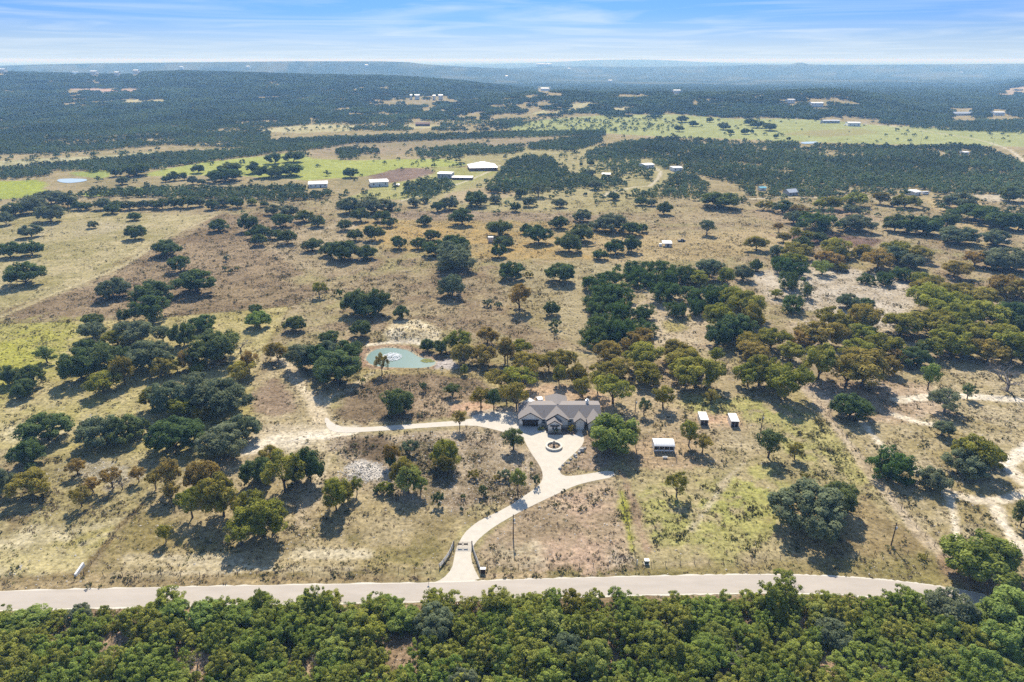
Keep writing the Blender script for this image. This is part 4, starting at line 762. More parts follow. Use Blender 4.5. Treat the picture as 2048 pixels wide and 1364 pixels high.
# ================================================================== SCATTER (uncountable growth and stones): one object each, instanced on its own points
def scatter(name, protos, pts, scale, rot, pick, label, mats):
    """protos: list of (verts, faces, mat index, clump); pts (n,3); scale (n,3); rot (n,); pick (n,) -> one stuff object"""
    V, F, mi, cl, pid = [], [], [], [], []; nv = 0
    for k, (v, f, m_, c) in enumerate(protos):
        V.append(v); F.append(np.asarray(f) + nv); nv += len(v); mi.append(np.full(len(f), m_)); cl.append(c); pid.append(np.full(len(v), k))
    n = len(pts)
    V.append(pts); cl.append(np.zeros(n)); pid.append(100 + pick)
    V = np.concatenate(V); cl = np.concatenate(cl); pid = np.concatenate(pid)
    me = np_mesh(name, V, np.concatenate(F), mats); me.polygons.foreach_set('material_index', np.concatenate(mi).astype(np.int32))
    set_attr(me, 'clump', 'FLOAT', cl); set_attr(me, 'pid', 'INT', pid.astype(np.int32))
    sc = np.concatenate([np.ones((nv, 3)), scale]); rt = np.zeros((len(V), 3)); rt[nv:, 2] = rot
    set_attr(me, 'sc', 'FLOAT_VECTOR', sc.astype(np.float32)); set_attr(me, 'rt', 'FLOAT_VECTOR', rt.astype(np.float32))
    o = link(bpy.data.objects.new(name, me))
    g = bpy.data.node_groups.new(name, 'GeometryNodeTree')
    g.interface.new_socket('Geometry', in_out='INPUT', socket_type='NodeSocketGeometry'); g.interface.new_socket('Geometry', in_out='OUTPUT', socket_type='NodeSocketGeometry')
    N = g.nodes; L = g.links
    gi = N.new('NodeGroupInput'); go = N.new('NodeGroupOutput'); jn = N.new('GeometryNodeJoinGeometry')
    pa = N.new('GeometryNodeInputNamedAttribute'); pa.data_type = 'INT'; pa.inputs['Name'].default_value = 'pid'
    sa = N.new('GeometryNodeInputNamedAttribute'); sa.data_type = 'FLOAT_VECTOR'; sa.inputs['Name'].default_value = 'sc'
    ra = N.new('GeometryNodeInputNamedAttribute'); ra.data_type = 'FLOAT_VECTOR'; ra.inputs['Name'].default_value = 'rt'
    def sel(val):
        c = N.new('FunctionNodeCompare'); c.data_type = 'INT'; c.operation = 'EQUAL'
        ins = [s for s in c.inputs if s.type == 'INT']; L.new(pa.outputs['Attribute'], ins[0]); ins[1].default_value = val
        s = N.new('GeometryNodeSeparateGeometry'); s.domain = 'POINT'; L.new(gi.outputs[0], s.inputs[0]); L.new(c.outputs[0], s.inputs['Selection']); return s
    for k in range(len(protos)):
        a = sel(k); b = sel(100 + k); ip = N.new('GeometryNodeInstanceOnPoints')
        L.new(b.outputs[0], ip.inputs['Points']); L.new(a.outputs[0], ip.inputs['Instance']); L.new(sa.outputs['Attribute'], ip.inputs['Scale']); L.new(ra.outputs['Attribute'], ip.inputs['Rotation'])
        L.new(ip.outputs[0], jn.inputs[0])
    L.new(jn.outputs[0], go.inputs[0])
    md = o.modifiers.new('scatter', 'NODES'); md.node_group = g
    tag(o, label, kind='stuff'); return o
def mesh_arrays(me):
    v = np.empty(len(me.vertices) * 3, np.float32); me.vertices.foreach_get('co', v)
    return v.reshape(-1, 3)

# ---- far woodland: patches and single crowns
def far_crown(seed, nb, leaves, W=1.2, size=.15, domes=1, spread=0, zlow=.15):
    r = np.random.default_rng(seed); cs, rs = [], []
    for k in range(domes):
        ox, oy = (r.uniform(-spread, spread, 2)) if domes > 1 else (0, 0); hh = r.uniform(.7, 1.0) if domes > 1 else 1
        for _ in range(nb):
            a = r.uniform(0, 6.283); e = math.asin(r.uniform(-.3, 1)); q = W * .5 * r.uniform(.5, .95)
            cs.append((ox + q * math.cos(e) * math.cos(a), oy + q * math.cos(e) * math.sin(a), (zlow + .3 + .55 * math.sin(e) * r.uniform(.7, 1)) * hh)); rs.append(r.uniform(.12, .2))
    v, f, c = leaf_cloud(r, np.array(cs), np.array(rs), leaves, size, .9)
    return v, f, 0, c
singles = [far_crown(700 + k, 13, 26) for k in range(5)]
patches = [far_crown(720 + k, 6, 13, 1.15, .27, 25, 1.85) for k in range(5)]
FIELDS = [[(-300, 318), (0, 322), (100, 316), (200, 312), (310, 303), (310, 311), (200, 321), (0, 338), (-300, 345)], [(510, 262), (560, 254), (640, 248), (720, 252), (700, 262), (600, 266)], [(130, 177), (282, 177), (278, 184), (130, 184)], [(195, 204), (255, 198), (338, 199), (330, 206), (260, 209)], [(1110, 226), (1140, 208), (1180, 204), (1195, 213), (1160, 222)], [(1215, 216), (1262, 212), (1262, 222), (1222, 226)], [(810, 246), (882, 246), (882, 257), (805, 258)], [(1985, 190), (2010, 178), (2060, 172), (2060, 190), (2020, 196)], [(1640, 234), (1760, 234), (1760, 252), (1640, 250)]]
WOODS = [ # (pixel outline, density)
    ([(-400, 0), (2500, 0), (2500, 262), (1960, 256), (1830, 252), (1740, 247), (1640, 240), (1560, 236), (1480, 237), (1350, 228), (1200, 230), (1150, 226), (1020, 245), (1000, 262), (820, 262), (540, 262), (540, 300), (330, 290), (200, 302), (100, 308), (-400, 318)], .97),
    ([(-400, 336), (0, 336), (190, 318), (310, 310), (540, 298), (600, 300), (300, 340), (190, 345), (0, 361), (-400, 380)], 1),
    ([(500, 302), (560, 280), (700, 275), (1000, 266), (1210, 262), (1210, 272), (1100, 274), (900, 280), (700, 288), (600, 304)], 1),
    ([(140, 384), (300, 378), (450, 378), (640, 372), (668, 388), (640, 398), (560, 405), (400, 398), (200, 395), (140, 396)], 1),
    ([(1165, 312), (1200, 293), (1330, 276), (1450, 284), (1560, 286), (1640, 291), (1800, 294), (1960, 292), (2048, 330), (2500, 420), (2500, 460), (2048, 388), (1900, 390), (1800, 392), (1700, 390), (1560, 384), (1480, 372), (1400, 352), (1340, 345), (1290, 318), (1180, 322)], .93),
    ([(1000, 345), (1020, 322), (1060, 312), (1110, 320), (1118, 335), (1140, 350), (1130, 362), (1060, 378), (980, 380)], 1),
    ([(965, 365), (1110, 350), (1180, 360), (1250, 365), (1255, 372), (1170, 376), (1060, 390), (975, 385)], .9),
    ([(1130, 352), (1185, 345), (1190, 362), (1140, 366)], .9),
    ([(812, 368), (850, 362), (908, 364), (912, 378), (860, 398), (815, 392)], 1),
    ([(1055, 290), (1120, 280), (1200, 270), (1205, 285), (1150, 303), (1060, 300)], 1),
    ([(970, 298), (1050, 290), (1050, 303), (980, 312)], .8),
    ([(830, 300), (960, 290), (1010, 300), (960, 316), (840, 316)], .75),
    ([(670, 300), (720, 294), (758, 300), (755, 318), (680, 320)], .9),
    ([(1195, 325), (1280, 318), (1320, 345), (1300, 370), (1220, 372), (1195, 350)], .55),
    ([(1330, 350), (1380, 352), (1420, 372), (1400, 396), (1330, 390)], .8),
    ([(1260, 395), (1330, 375), (1420, 390), (1410, 402), (1300, 400)], .8),
    ([(1820, 245), (1900, 235), (1980, 235), (2048, 240), (2300, 250), (2300, 275), (2030, 266), (1900, 262), (1820, 256)], .7),
    ([(1480, 372), (1560, 378), (1640, 385), (1720, 388), (1720, 396), (1500, 396)], .9),
]
SPARSE = [([(620, 180), (1120, 190), (1150, 226), (1010, 258), (820, 262), (620, 250)], .55), ([(1020, 246), (1150, 228), (1350, 232), (1350, 262), (1180, 266), (1020, 270)], .14), ([(820, 300), (1330, 310), (1350, 350), (1300, 420), (830, 420)], .10), ([(-100, 316), (310, 304), (310, 320), (-100, 345)], .12), ([(520, 262), (720, 248), (720, 262)], .25), ([(1400, 395), (1560, 395), (2048, 400), (2048, 440), (1600, 430)], .12), ([(600, 385), (830, 370), (830, 425), (640, 425)], .13)]
def candidates(y0, y1, cell):
    out_ = []; ys = np.arange(y0, y1, cell)
    for y in ys:
        half = .80 * (y * ct + 46); xs = np.arange(-half, half, cell); out_.append(np.stack([xs, np.full(len(xs), y)], 1))
    c = np.concatenate(out_); return c + rng.uniform(-.45, .45, c.shape) * cell
def wood_density(x, y):
    z = height(x, y); px, py, _ = proj(x, y, z); d = np.zeros(len(x))
    for p, k in SPARSE: d = np.where(in_poly(px, py, p), k, d)
    for p, k in WOODS:
        ins = in_poly(px, py, p); d = np.where(ins, np.maximum(d, k), d)
    d = np.where(in_poly(px, py, SPARSE[0][0]), SPARSE[0][1] * (.35 + 1.3 * (fbm(x, y, 70, 2, 91) > .5)), d)
    for p in FIELDS: d = np.where(in_poly(px, py, p), .06, d)
    return d, z, px, py
LISTED = np.array([(t['X'], t['Y'], t['w']) for t in TREES])
c = candidates(440, 1500, 5.6); d, z, px, py = wood_density(c[:, 0], c[:, 1])
openings = fbm(c[:, 0], c[:, 1], 45, 3, 95); d = np.where((d > .5) & (openings > .66) & (d < 1), d * .25, d)
d = np.where(d == 0, .012 * (py < 430), d)
keep = rng.uniform(size=len(c)) < d
BLD_PX = [(633, 369, 24), (755, 366, 24), (890, 347, 20), (963, 328, 34), (925, 354, 24), (1294, 328, 14), (1212, 349, 12), (1352, 338, 14), (845, 248, 20), (1660, 243, 22), (1710, 245, 24), (1828, 385, 14), (1850, 386, 12), (1525, 378, 14), (1580, 390, 12), (1925, 226, 24), (1998, 227, 20), (140, 362, 40), (1610, 287, 14), (1320, 350, 14), (1636, 207, 18), (1580, 203, 12), (1088, 178, 14), (835, 198, 12), (880, 197, 12), (1930, 306, 10), (4, 145, 8), (151, 146, 7), (188, 149, 8), (234, 151, 6), (272, 147, 7), (1353, 186, 9)]
for bx, by, br in BLD_PX: keep &= ~((np.abs(px - bx) < br) & (py > by - br * .5) & (py < by + br * .75))
c, z, px, py, d = c[keep], z[keep], px[keep], py[keep], d[keep]
big = rng.uniform(size=len(c))
sz = np.where(d > .5, rng.uniform(4.5, 8.5, len(c)), rng.uniform(2.5, 9, len(c)))
P1 = np.stack([c[:, 0], c[:, 1], z - .3], 1)
S1 = np.stack([sz / 1.2, sz / 1.2, sz * rng.uniform(.55, .85, len(c))], 1)
c2 = candidates(1500, 5000, 21.0); d2, z2, px2, py2 = wood_density(c2[:, 0], c2[:, 1])
d2 = np.where(fbm(c2[:, 0], c2[:, 1], 160, 3, 97) > .64, d2 * .35, d2)
k2 = (rng.uniform(size=len(c2)) < d2) & (py2 < 300)
for bx, by, br in BLD_PX: k2 &= ~((np.abs(px2 - bx) < br + 4) & (py2 > by - br * .4) & (py2 < by + br * .8))
c2, z2 = c2[k2], z2[k2]
P2 = np.stack([c2[:, 0], c2[:, 1], z2 - .3], 1); h2 = rng.uniform(5.5, 9, len(c2)); S2 = np.stack([rng.uniform(6, 7.6, len(c2)), rng.uniform(6, 7.6, len(c2)), h2], 1)
print('far trees', len(P1), 'patches', len(P2))
scatter('distant_woodland', singles + patches, np.concatenate([P1, P2]), np.concatenate([S1, S2]), rng.uniform(0, 6.283, len(P1) + len(P2)),
        np.concatenate([rng.integers(0, 5, len(P1)), 5 + rng.integers(0, 5, len(P2))]), 'dark green cedar and oak woodland covering the far flats and hills', [M['leaf_far']])

nu = 2600; ux = rng.uniform(-125, 125, nu); uy = rng.uniform(86, 127, nu); xs_e = road_near[np.argsort(road_near[:, 0])]
uk = uy < np.interp(ux, xs_e[:, 0], xs_e[:, 1]) - 1.2
for w in CLEAR_W: uk &= ~in_poly(ux, uy, w) & (seg_dist(ux, uy, w, True) > .8)
ux, uy = ux[uk], uy[uk]; us_ = rng.uniform(1.2, 3.4, len(ux))
scatter('thicket_undergrowth', [far_crown(760 + k, 16, 34, 1.15, .10, zlow=-.1) for k in range(4)], np.stack([ux, uy, np.zeros(len(ux))], 1), np.stack([us_, us_, us_ * rng.uniform(.6, 1.2, len(ux))], 1), rng.uniform(0, 6.283, len(ux)), rng.integers(0, 4, len(ux)), 'low green brush filling the gaps between the junipers below the road', [M['leaf_juniper']])

# ---- dry weeds, grass tufts and small brush between the trees
def tuft(seed, n, w, h, lean=.5, spread=.4):
    r = np.random.default_rng(seed); v, f = [], []
    for k in range(n):
        a = r.uniform(0, 6.283); q = spread * math.sqrt(r.uniform()); b_ = np.array([q * math.cos(a), q * math.sin(a), -.03])
        a2 = r.uniform(0, 6.283); t = np.array([math.cos(a2 + 1.57), math.sin(a2 + 1.57), 0]) * w * r.uniform(.6, 1.2)
        tip = b_ + np.array([math.cos(a2) * lean * h, math.sin(a2) * lean * h, h * r.uniform(.55, 1)]) * r.uniform(.6, 1.1)
        m_ = len(v); v += [b_ - t, b_ + t, tip + t * .55, tip - t * .55]; f.append((m_, m_ + 1, m_ + 2, m_ + 3))
    return np.array(v), np.array(f)
M['weed_dry'] = leaf_mat('dry_weeds', (.22, .165, .105), (.36, .285, .185), .25, hv=.012, vv=.3)
M['weed_straw'] = leaf_mat('straw_grass', (.40, .335, .20), (.52, .44, .28), .25, hv=.01, vv=.25)
M['weed_green'] = leaf_mat('green_weeds', (.17, .175, .055), (.27, .265, .10), .3, hv=.02, vv=.25)
M['brush'] = leaf_mat('low_brush', (.085, .092, .04), (.16, .145, .075), .3, hv=.02, vv=.3)
wp = []
for k in range(3):
    for mi in range(3):
        v, f = tuft(800 + k * 3 + mi, 12, .11, .42, .6, .45); wp.append((v, f, mi, np.repeat(np.random.default_rng(k).uniform(0, 1, len(f)), 4)))
for k in range(2):
    v, f, _, cl = far_crown(830 + k, 7, 9, 1.1, .22, zlow=-.1); wp.append((v, f, 3, cl))
nW = 560000
yw = 100 + (640 - 100) * rng.uniform(size=nW) ** .9; xw = rng.uniform(-.8, .8, nW) * (yw * ct + 46)
from_idx = lambda x, y: (np.clip(np.searchsorted(rows, y), 0, nr - 1) * NC + np.clip(np.round((x / (y * ct + 46) + .93) / 1.86 * (NC - 1)).astype(int), 0, NC - 1))
gi_ = from_idx(xw, yw); ww = weed[gi_]; wg = wgreen[gi_]
pat = con(fbm(xw, yw, 5, 3, 131), 3) * con(fbm(xw, yw, 19, 2, 133) + .16, 3.4); keep = rng.uniform(size=nW) < ww * (.06 + 1.25 * pat)
def clear_of(x, y):
    ok = ~in_poly(x, y, dw) & ~in_poly(x, y, np.concatenate([rf - nrm * .6, (rf + nrm * 6.7)[::-1]])) & ~in_poly(x, y, POND_W)
    ok &= seg_dist(x, y, dw[::3], True) > .35
    ok &= ~((x > 1.5) & (x < 32.5) & (y > 206.5) & (y < 232)) & ~((x > 43) & (x < 61) & (y > 186) & (y < 199) & False)
    return ok
keep &= clear_of(xw, yw)
xw, yw, wg, ww = xw[keep], yw[keep], wg[keep], ww[keep]
nb_ = 16000; yb = 180 + 460 * rng.uniform(size=nb_); xb = rng.uniform(-.8, .8, nb_) * (yb * ct + 46)
gb = from_idx(xb, yb); kb = (rng.uniform(size=nb_) < weed[gb] * con(fbm(xb, yb, 22, 3, 171) - .06, 4)) & clear_of(xb, yb)
xb, yb, gb = xb[kb], yb[kb], gb[kb]; n0_ = len(xw)
xw, yw, wg, ww = np.concatenate([xw, xb]), np.concatenate([yw, yb]), np.concatenate([wg, wgreen[gb]]), np.concatenate([ww, weed[gb]])
zw = height(xw, yw); u = rng.uniform(size=len(xw))
kindw = np.where(u < wg * .85, 2, np.where(rng.uniform(size=len(xw)) < .30 + .6 * ww, 0, 1))
pick = rng.integers(0, 3, len(xw)) * 3 + kindw
shr = rng.uniform(size=len(xw)) < .085 * (.4 + ww) * np.concatenate([pat[keep], np.ones(len(xb))]); shr[n0_:] = True; pick = np.where(shr, 9 + rng.integers(0, 2, len(xw)), pick)
sw = np.where(shr, (.4 + 1.9 * rng.uniform(size=len(xw)) ** 2) , (.28 + .85 * rng.uniform(size=len(xw)) ** 2.2))
SW = np.stack([sw, sw, sw * np.where(shr, .75, rng.uniform(.7, 1.3, len(xw)))], 1)
print('weeds', len(xw))
scatter('dry_weeds', wp, np.stack([xw, yw, zw], 1), SW, rng.uniform(0, 6.283, len(xw)), pick, 'dry brown weeds, straw grass and low brush over the open ground', [M['weed_dry'], M['weed_straw'], M['weed_green'], M['brush']])

# ---- loose limestone
def stone(seed):
    import mathutils
    r = np.random.default_rng(seed); base = np.array([(1, 0, -.5), (.5, .87, -.5), (-.5, .87, -.5), (-1, 0, -.5), (-.5, -.87, -.5), (.5, -.87, -.5), (.7, .1, .45), (.2, .65, .5), (-.55, .4, .4), (-.5, -.45, .5), (.3, -.6, .42)], float)
    base = base * r.uniform(.75, 1.2, base.shape) * [.5, .42, .42]
    f = [(0, 1, 7), (0, 7, 6), (1, 2, 8), (1, 8, 7), (2, 3, 8), (3, 9, 8), (3, 4, 9), (4, 5, 10), (4, 10, 9), (5, 0, 6), (5, 6, 10), (6, 7, 8), (6, 8, 9), (6, 9, 10)]
    return base, np.array(f)
M['limestone'] = simple('limestone', (.48, .445, .395), .9, .2, 3)
sp = []
for k in range(4):
    v, f = stone(900 + k); sp.append((v, f, 0, np.zeros(len(v))))
nS = 60000
ys_ = 100 + (420 - 100) * rng.uniform(size=nS); xs_ = rng.uniform(-.8, .8, nS) * (ys_ * ct + 46)
rk = rock[from_idx(xs_, ys_)]; pat = con(fbm(xs_, ys_, 9, 3, 151), 3)
keep = (rng.uniform(size=nS) < rk ** 1.6 * (.15 + .9 * pat)) & clear_of(xs_, ys_)
xs_, ys_, rk = xs_[keep], ys_[keep], rk[keep]
ss = .16 + .55 * rng.uniform(size=len(xs_)) ** 3 * (.5 + rk)
# the heap of pale rubble beside the two-wheel track, and the stone edging by the drive
hp = at(727, 944); nh = 520; a = rng.uniform(0, 6.283, nh); q = np.sqrt(rng.uniform(size=nh))
hx, hy = hp[0] + 8.2 * q * np.cos(a), hp[1] + 6.6 * q * np.sin(a); hs = rng.uniform(.15, .6, nh); hz = .35 * (1 - q ** 2) * rng.uniform(.2, 1, nh)
PS = np.concatenate([np.stack([xs_, ys_, height(xs_, ys_) + ss * .1], 1), np.stack([hx, hy, hz], 1)])
SS = np.concatenate([ss, hs]); SS = np.stack([SS * rng.uniform(.8, 1.3, len(SS)), SS, SS * rng.uniform(.6, 1, len(SS))], 1)
print('stones', len(PS))
scatter('limestone_rubble', sp, PS, SS, rng.uniform(0, 6.283, len(PS)), rng.integers(0, 4, len(PS)), 'pale limestone rubble strewn over the pasture and heaped by the track', [M['limestone']])
from collections import Counter
print(Counter((t['nm'], t['fg']) for t in TREES), N_LISTED)
# ================================================================== WATER
def water_mat(name, col, rough=.12):
    m, n, l = new_mat(name); out = n.new('ShaderNodeOutputMaterial'); b = n.new('ShaderNodeBsdfPrincipled'); l.new(b.outputs[0], out.inputs[0])
    b.inputs['Base Color'].default_value = (*col, 1); b.inputs['Roughness'].default_value = rough; b.inputs['IOR'].default_value = 1.33
    t = n.new('ShaderNodeTexCoord'); q = n.new('ShaderNodeTexNoise'); q.inputs['Scale'].default_value = 1.1; q.inputs['Detail'].default_value = 4
    l.new(t.outputs['Object'], q.inputs['Vector']); bp = n.new('ShaderNodeBump'); bp.inputs['Strength'].default_value = .12; bp.inputs['Distance'].default_value = .1
    l.new(q.outputs['Fac'], bp.inputs['Height']); l.new(bp.outputs[0], b.inputs['Normal']); return m
M['pond'] = water_mat('pond_water', (.060, .145, .120), .32); M['far_pond'] = water_mat('far_pond_water', (.42, .50, .54), .25)
pw = smooth_line(POND_W, 2, True)
tag(sheet('pond_water', pw, -.06, M['pond'], .02), kind='structure')
for pts in ([(112, 362), (118, 358), (140, 357), (172, 358), (176, 361), (160, 365), (130, 367)], [(1598, 287), (1606, 284), (1632, 283), (1638, 285), (1618, 289)]):
    W = at_many(pts); tag(sheet('pond_water', smooth_line(W, 2, True), float(W[:, 2].max()) + .15, M['far_pond'], .3), kind='structure')
M['white'] = simple('white_paint', (.76, .745, .71), .7, .05, 1.5)
M['board'] = simple('white_board_and_batten', (.74, .72, .68), .75, .05, 2, stretch=(6, 6, .3))
M['stonewall'] = simple('limestone_wainscot', (.46, .42, .36), .9, .25, 2.2, bump=.4)
M['shingle'] = simple('brown_shingles', (.262, .232, .212), .95, .16, 3, bump=.3, stretch=(1, 3, 3))
M['trim'] = simple('dark_trim', (.035, .027, .024), .6, .1); M['garage'] = simple('dark_brown_garage_door', (.045, .030, .024), .5, .2, 3, stretch=(.3, 1, 3))
M['glass'] = simple('dark_window_glass', (.03, .035, .045), .08, .1, spec=.6)
M['metal'] = simple('galvanised_metal', (.62, .63, .63), .45, .06, 1, metallic=.35); M['whitemetal'] = simple('white_metal_roof', (.80, .79, .77), .5, .04, .6)
M['wood'] = simple('weathered_wood', (.16, .125, .10), .9, .25, 5); M['pole'] = simple('pole_wood', (.075, .055, .045), .9, .2, 5)
M['pipe'] = simple('rusty_pipe', (.13, .095, .075), .7, .25, 4); M['paleplank'] = simple('silvered_planks', (.60, .565, .51), .85, .2, 5)
M['stucco'] = simple('cream_stone', (.63, .585, .50), .9, .15, 2, bump=.2); M['bronze'] = simple('dark_cast_fountain', (.06, .05, .045), .6, .2)
M['inshade'] = simple('painted_interior_shade', (.035, .03, .03), .9, .1); M['brown'] = simple('brown_brick', (.22, .13, .095), .9, .2, 3)
M['rubber'] = simple('tyre', (.02, .02, .02), .9, .1); M['soil'] = simple('planting_soil', (.30, .22, .15), .95, .3, 3)

# floating aerator: white plume of spray on the water
fc = at(784, 719)
fw = thing('aerator_fountain', 'white fountain spray foaming in the middle of the oval pond', 'fountain', (fc[0], fc[1], -.06))
MB().lathe([(0, 0), (.45, 0), (.5, .1), (.42, .22), (.15, .28), (0, .3)], 14).build('float', M['bronze'], fw, True)
sp_ = MB(); r_ = np.random.default_rng(5)
for k in range(170):
    a = r_.uniform(0, 6.283); rr = 4.1 * r_.uniform(.35, 1.0) ** .6 * (1 + .18 * math.cos(a - .6)); top = r_.uniform(.25, .8); w = r_.uniform(.02, .055)
    prev = None; tx, ty = -math.sin(a) * w, math.cos(a) * w
    for q in range(7):
        t = q / 6; d = .15 + rr * t; z = .3 + 4 * top * t * (1 - t) - .28 * t
        cur = (d * math.cos(a), d * math.sin(a), z)
        if prev is not None and (k + q) % 4 != 0:
            sp_.poly([(prev[0] - tx, prev[1] - ty, prev[2]), (prev[0] + tx, prev[1] + ty, prev[2]), (cur[0] + tx, cur[1] + ty, cur[2]), (cur[0] - tx, cur[1] - ty, cur[2])])
        prev = cur
M['spray'] = leaf_mat('water_spray', (.85, .87, .88), (.92, .93, .94), .5, 0, 0)
sp_.build('spray', M['spray'], fw)
fo = MB(); 
for k in range(420):
    a = r_.uniform(0, 6.283); rr = 4.3 * math.sqrt(r_.uniform(.1, 1)); s_ = r_.uniform(.15, .5); c_ = (rr * math.cos(a), rr * math.sin(a))
    n_ = len(fo.v); fo.v += [(c_[0] + s_ * math.cos(t) * r_.uniform(.6, 1.2), c_[1] + s_ * math.sin(t) * r_.uniform(.6, 1.2), .03 + .0006 * k) for t in np.arange(6) * 1.047] + [(c_[0], c_[1], .10 + .0006 * k)]
    fo.f += [(n_ + i, n_ + (i + 1) % 6, n_ + 6) for i in range(6)]
fo.build('foam', M['spray'], fw)
ac = at(856, 725); am = MB()
for k in range(160):
    a = r_.uniform(0, 6.283); q = math.sqrt(r_.uniform()); c_ = (3.0 * q * math.cos(a), 1.9 * q * math.sin(a)); s_ = r_.uniform(.2, .5); n_ = len(am.v)
    am.v += [(c_[0] + s_ * math.cos(t) * r_.uniform(.5, 1.2), c_[1] + s_ * math.sin(t) * r_.uniform(.5, 1.2), .02 + .0008 * k) for t in np.arange(6) * 1.047] ; am.f.append(tuple(n_ + i for i in range(6)))
tag(am.build('pond_algae', simple('algae', (.20, .21, .05), .9, .3, 3), loc=(ac[0], ac[1], -.06)), 'olive green algae mat floating at the right end of the pond', kind='stuff')

# ================================================================== RANCH HOUSE
HX, HY = 17.0, 215.0
house = thing('ranch_house', 'white ranch house with brown gabled shingle roofs behind the circular drive', 'house', (HX, HY, 0))
def L_(p): return (p[0] - HX, p[1] - HY, p[2])
def slab(mb, pts, th=.20):
    k = len(pts); n = len(mb.v); mb.v += [L_(p) for p in pts] + [L_((p[0], p[1], p[2] - th)) for p in pts]
    mb.f.append(tuple(n + i for i in range(k))); mb.f.append(tuple(n + k + i for i in reversed(range(k))))
    for i in range(k):
        j = (i + 1) % k; mb.f.append((n + j, n + i, n + k + i, n + k + j))
def gable_front(x0, x1, yf, yb, ze, rise, name_wall='wall', wallmat='board', over=.45, hip=0.0, wall_to=None, wains=.95):
    """gabled wing whose front faces the camera (-Y): roof, gable wall, wainscot, dark barge boards"""
    xm = (x0 + x1) / 2; sl = rise / ((x1 - x0) / 2 + over); zr = ze + rise; f = yf - over
    rb = MB()
    if hip:
        slab(rb, [(x0 - over, f, ze), (xm, f, zr), (xm, yb - hip, zr), (x0 - over, yb + over, ze)][::-1])
        slab(rb, [(xm, f, zr), (x1 + over, f, ze), (x1 + over, yb + over, ze), (xm, yb - hip, zr)][::-1])
        slab(rb, [(x1 + over, yb + over, ze + .003), (x0 - over, yb + over, ze + .003), (xm, yb - hip, zr + .003)])
    else:
        slab(rb, [(x0 - over, f, ze), (xm, f, zr), (xm, yb, zr), (x0 - over, yb, ze)][::-1])
        slab(rb, [(xm, f, zr), (x1 + over, f, ze), (x1 + over, yb, ze), (xm, yb, zr)][::-1])
    rb.build('roof', M['shingle'], house)
    wb = MB(); zt = ze + sl * over - .22; za = zr - .24; wt = wall_to or yb
    prof = [(x0, 0), (x1, 0), (x1, zt), (xm, za), (x0, zt)]
    wb.prism(prof, yf, wt, lambda u, v, t: L_((u, t, v))); wb.build('wall', M[wallmat], house)
    if wains: MB().box(x0 - .06 - HX, x1 + .06 - HX, yf - .07 - HY, yf - .004 - HY, 0, wains).build('wainscot', M['stonewall'], house)
    for s_, xa in ((-1, x0 - over), (1, x1 + over)):
        bb = MB(); bb.hexa([L_(p) for p in ((xa, f - .09, ze - .30), (xm, f - .09, zr - .30), (xm, f - .004, zr - .30), (xa, f - .004, ze - .30), (xa, f - .09, ze + .03), (xm, f - .09, zr + .03), (xm, f - .004, zr + .03), (xa, f - .004, ze + .03))])
        bb.build('barge_board', M['trim'], house)
def win(x0, x1, y, z0, z1, mull=1, name='window'):
    w = MB(); t = .09
    for a in ((x0 - t, x1 + t, z1, z1 + t), (x0 - t, x1 + t, z0 - t, z0), (x0 - t, x0, z0, z1), (x1, x1 + t, z0, z1)): w.box(a[0] - HX, a[1] - HX, y - .07 - HY, y + .02 - HY, a[2], a[3])
    for k in range(1, mull): xm = x0 + (x1 - x0) * k / mull; w.box(xm - .05 - HX, xm + .05 - HX, y - .06 - HY, y + .02 - HY, z0, z1)
    o = w.build(name, M['white'], house)
    g = MB().box(x0 - HX, x1 - HX, y - .03 - HY, y + .01 - HY, z0, z1).build('pane', M['glass'], o)
    for k in range(1, 2): 
        zm = (z0 + z1) / 2; MB().box(x0 - HX, x1 - HX, y - .055 - HY, y - .032 - HY, zm - .04, zm + .04).build('glazing_bar', M['white'], o)
# main range along X
mr = MB(); ye, yr_, ze, zr = 211.7, 216.6, 3.05, 5.85
slab(mr, [(6.0, ye, ze), (31.5, ye, ze), (31.5, yr_, zr), (6.0, yr_, zr)])
slab(mr, [(6.0, yr_, zr), (31.5, yr_, zr), (31.5, yr_ + 5.2, zr - 1.05), (6.0, yr_ + 5.2, zr - 1.05)]); mr.build('roof', M['shingle'], house)
MB().prism([(212.2, 0), (221.2, 0), (221.2, 4.6), (216.6, 5.6), (212.2, 3.08)], 6.5, 31.0, lambda u, v, t: L_((t, u, v))).build('wall', M['board'], house)
MB().box(10.4 - HX, 31.05 - HX, 212.12 - HY, 212.19 - HY, 0, .95).build('wainscot', M['stonewall'], house)
MB().box(5.9 - HX, 31.55 - HX, ye - .16 - HY, ye - .01 - HY, ze - .22, ze - .05).build('gutter', M['white'], house)
gable_front(2.65, 10.26, 211.5, 223.0, 3.1, 2.6, hip=3.6)
gable_front(12.2, 19.6, 210.6, 216.9, 3.12, 2.6)
gable_front(12.6, 17.0, 207.6, 211.6, 2.95, 1.75)
gable_front(22.0, 25.5, 209.4, 214.9, 2.95, 1.75, wall_to=210.0, wains=0)
gable_front(26.7, 31.1, 208.4, 215.3, 3.0, 2.1)
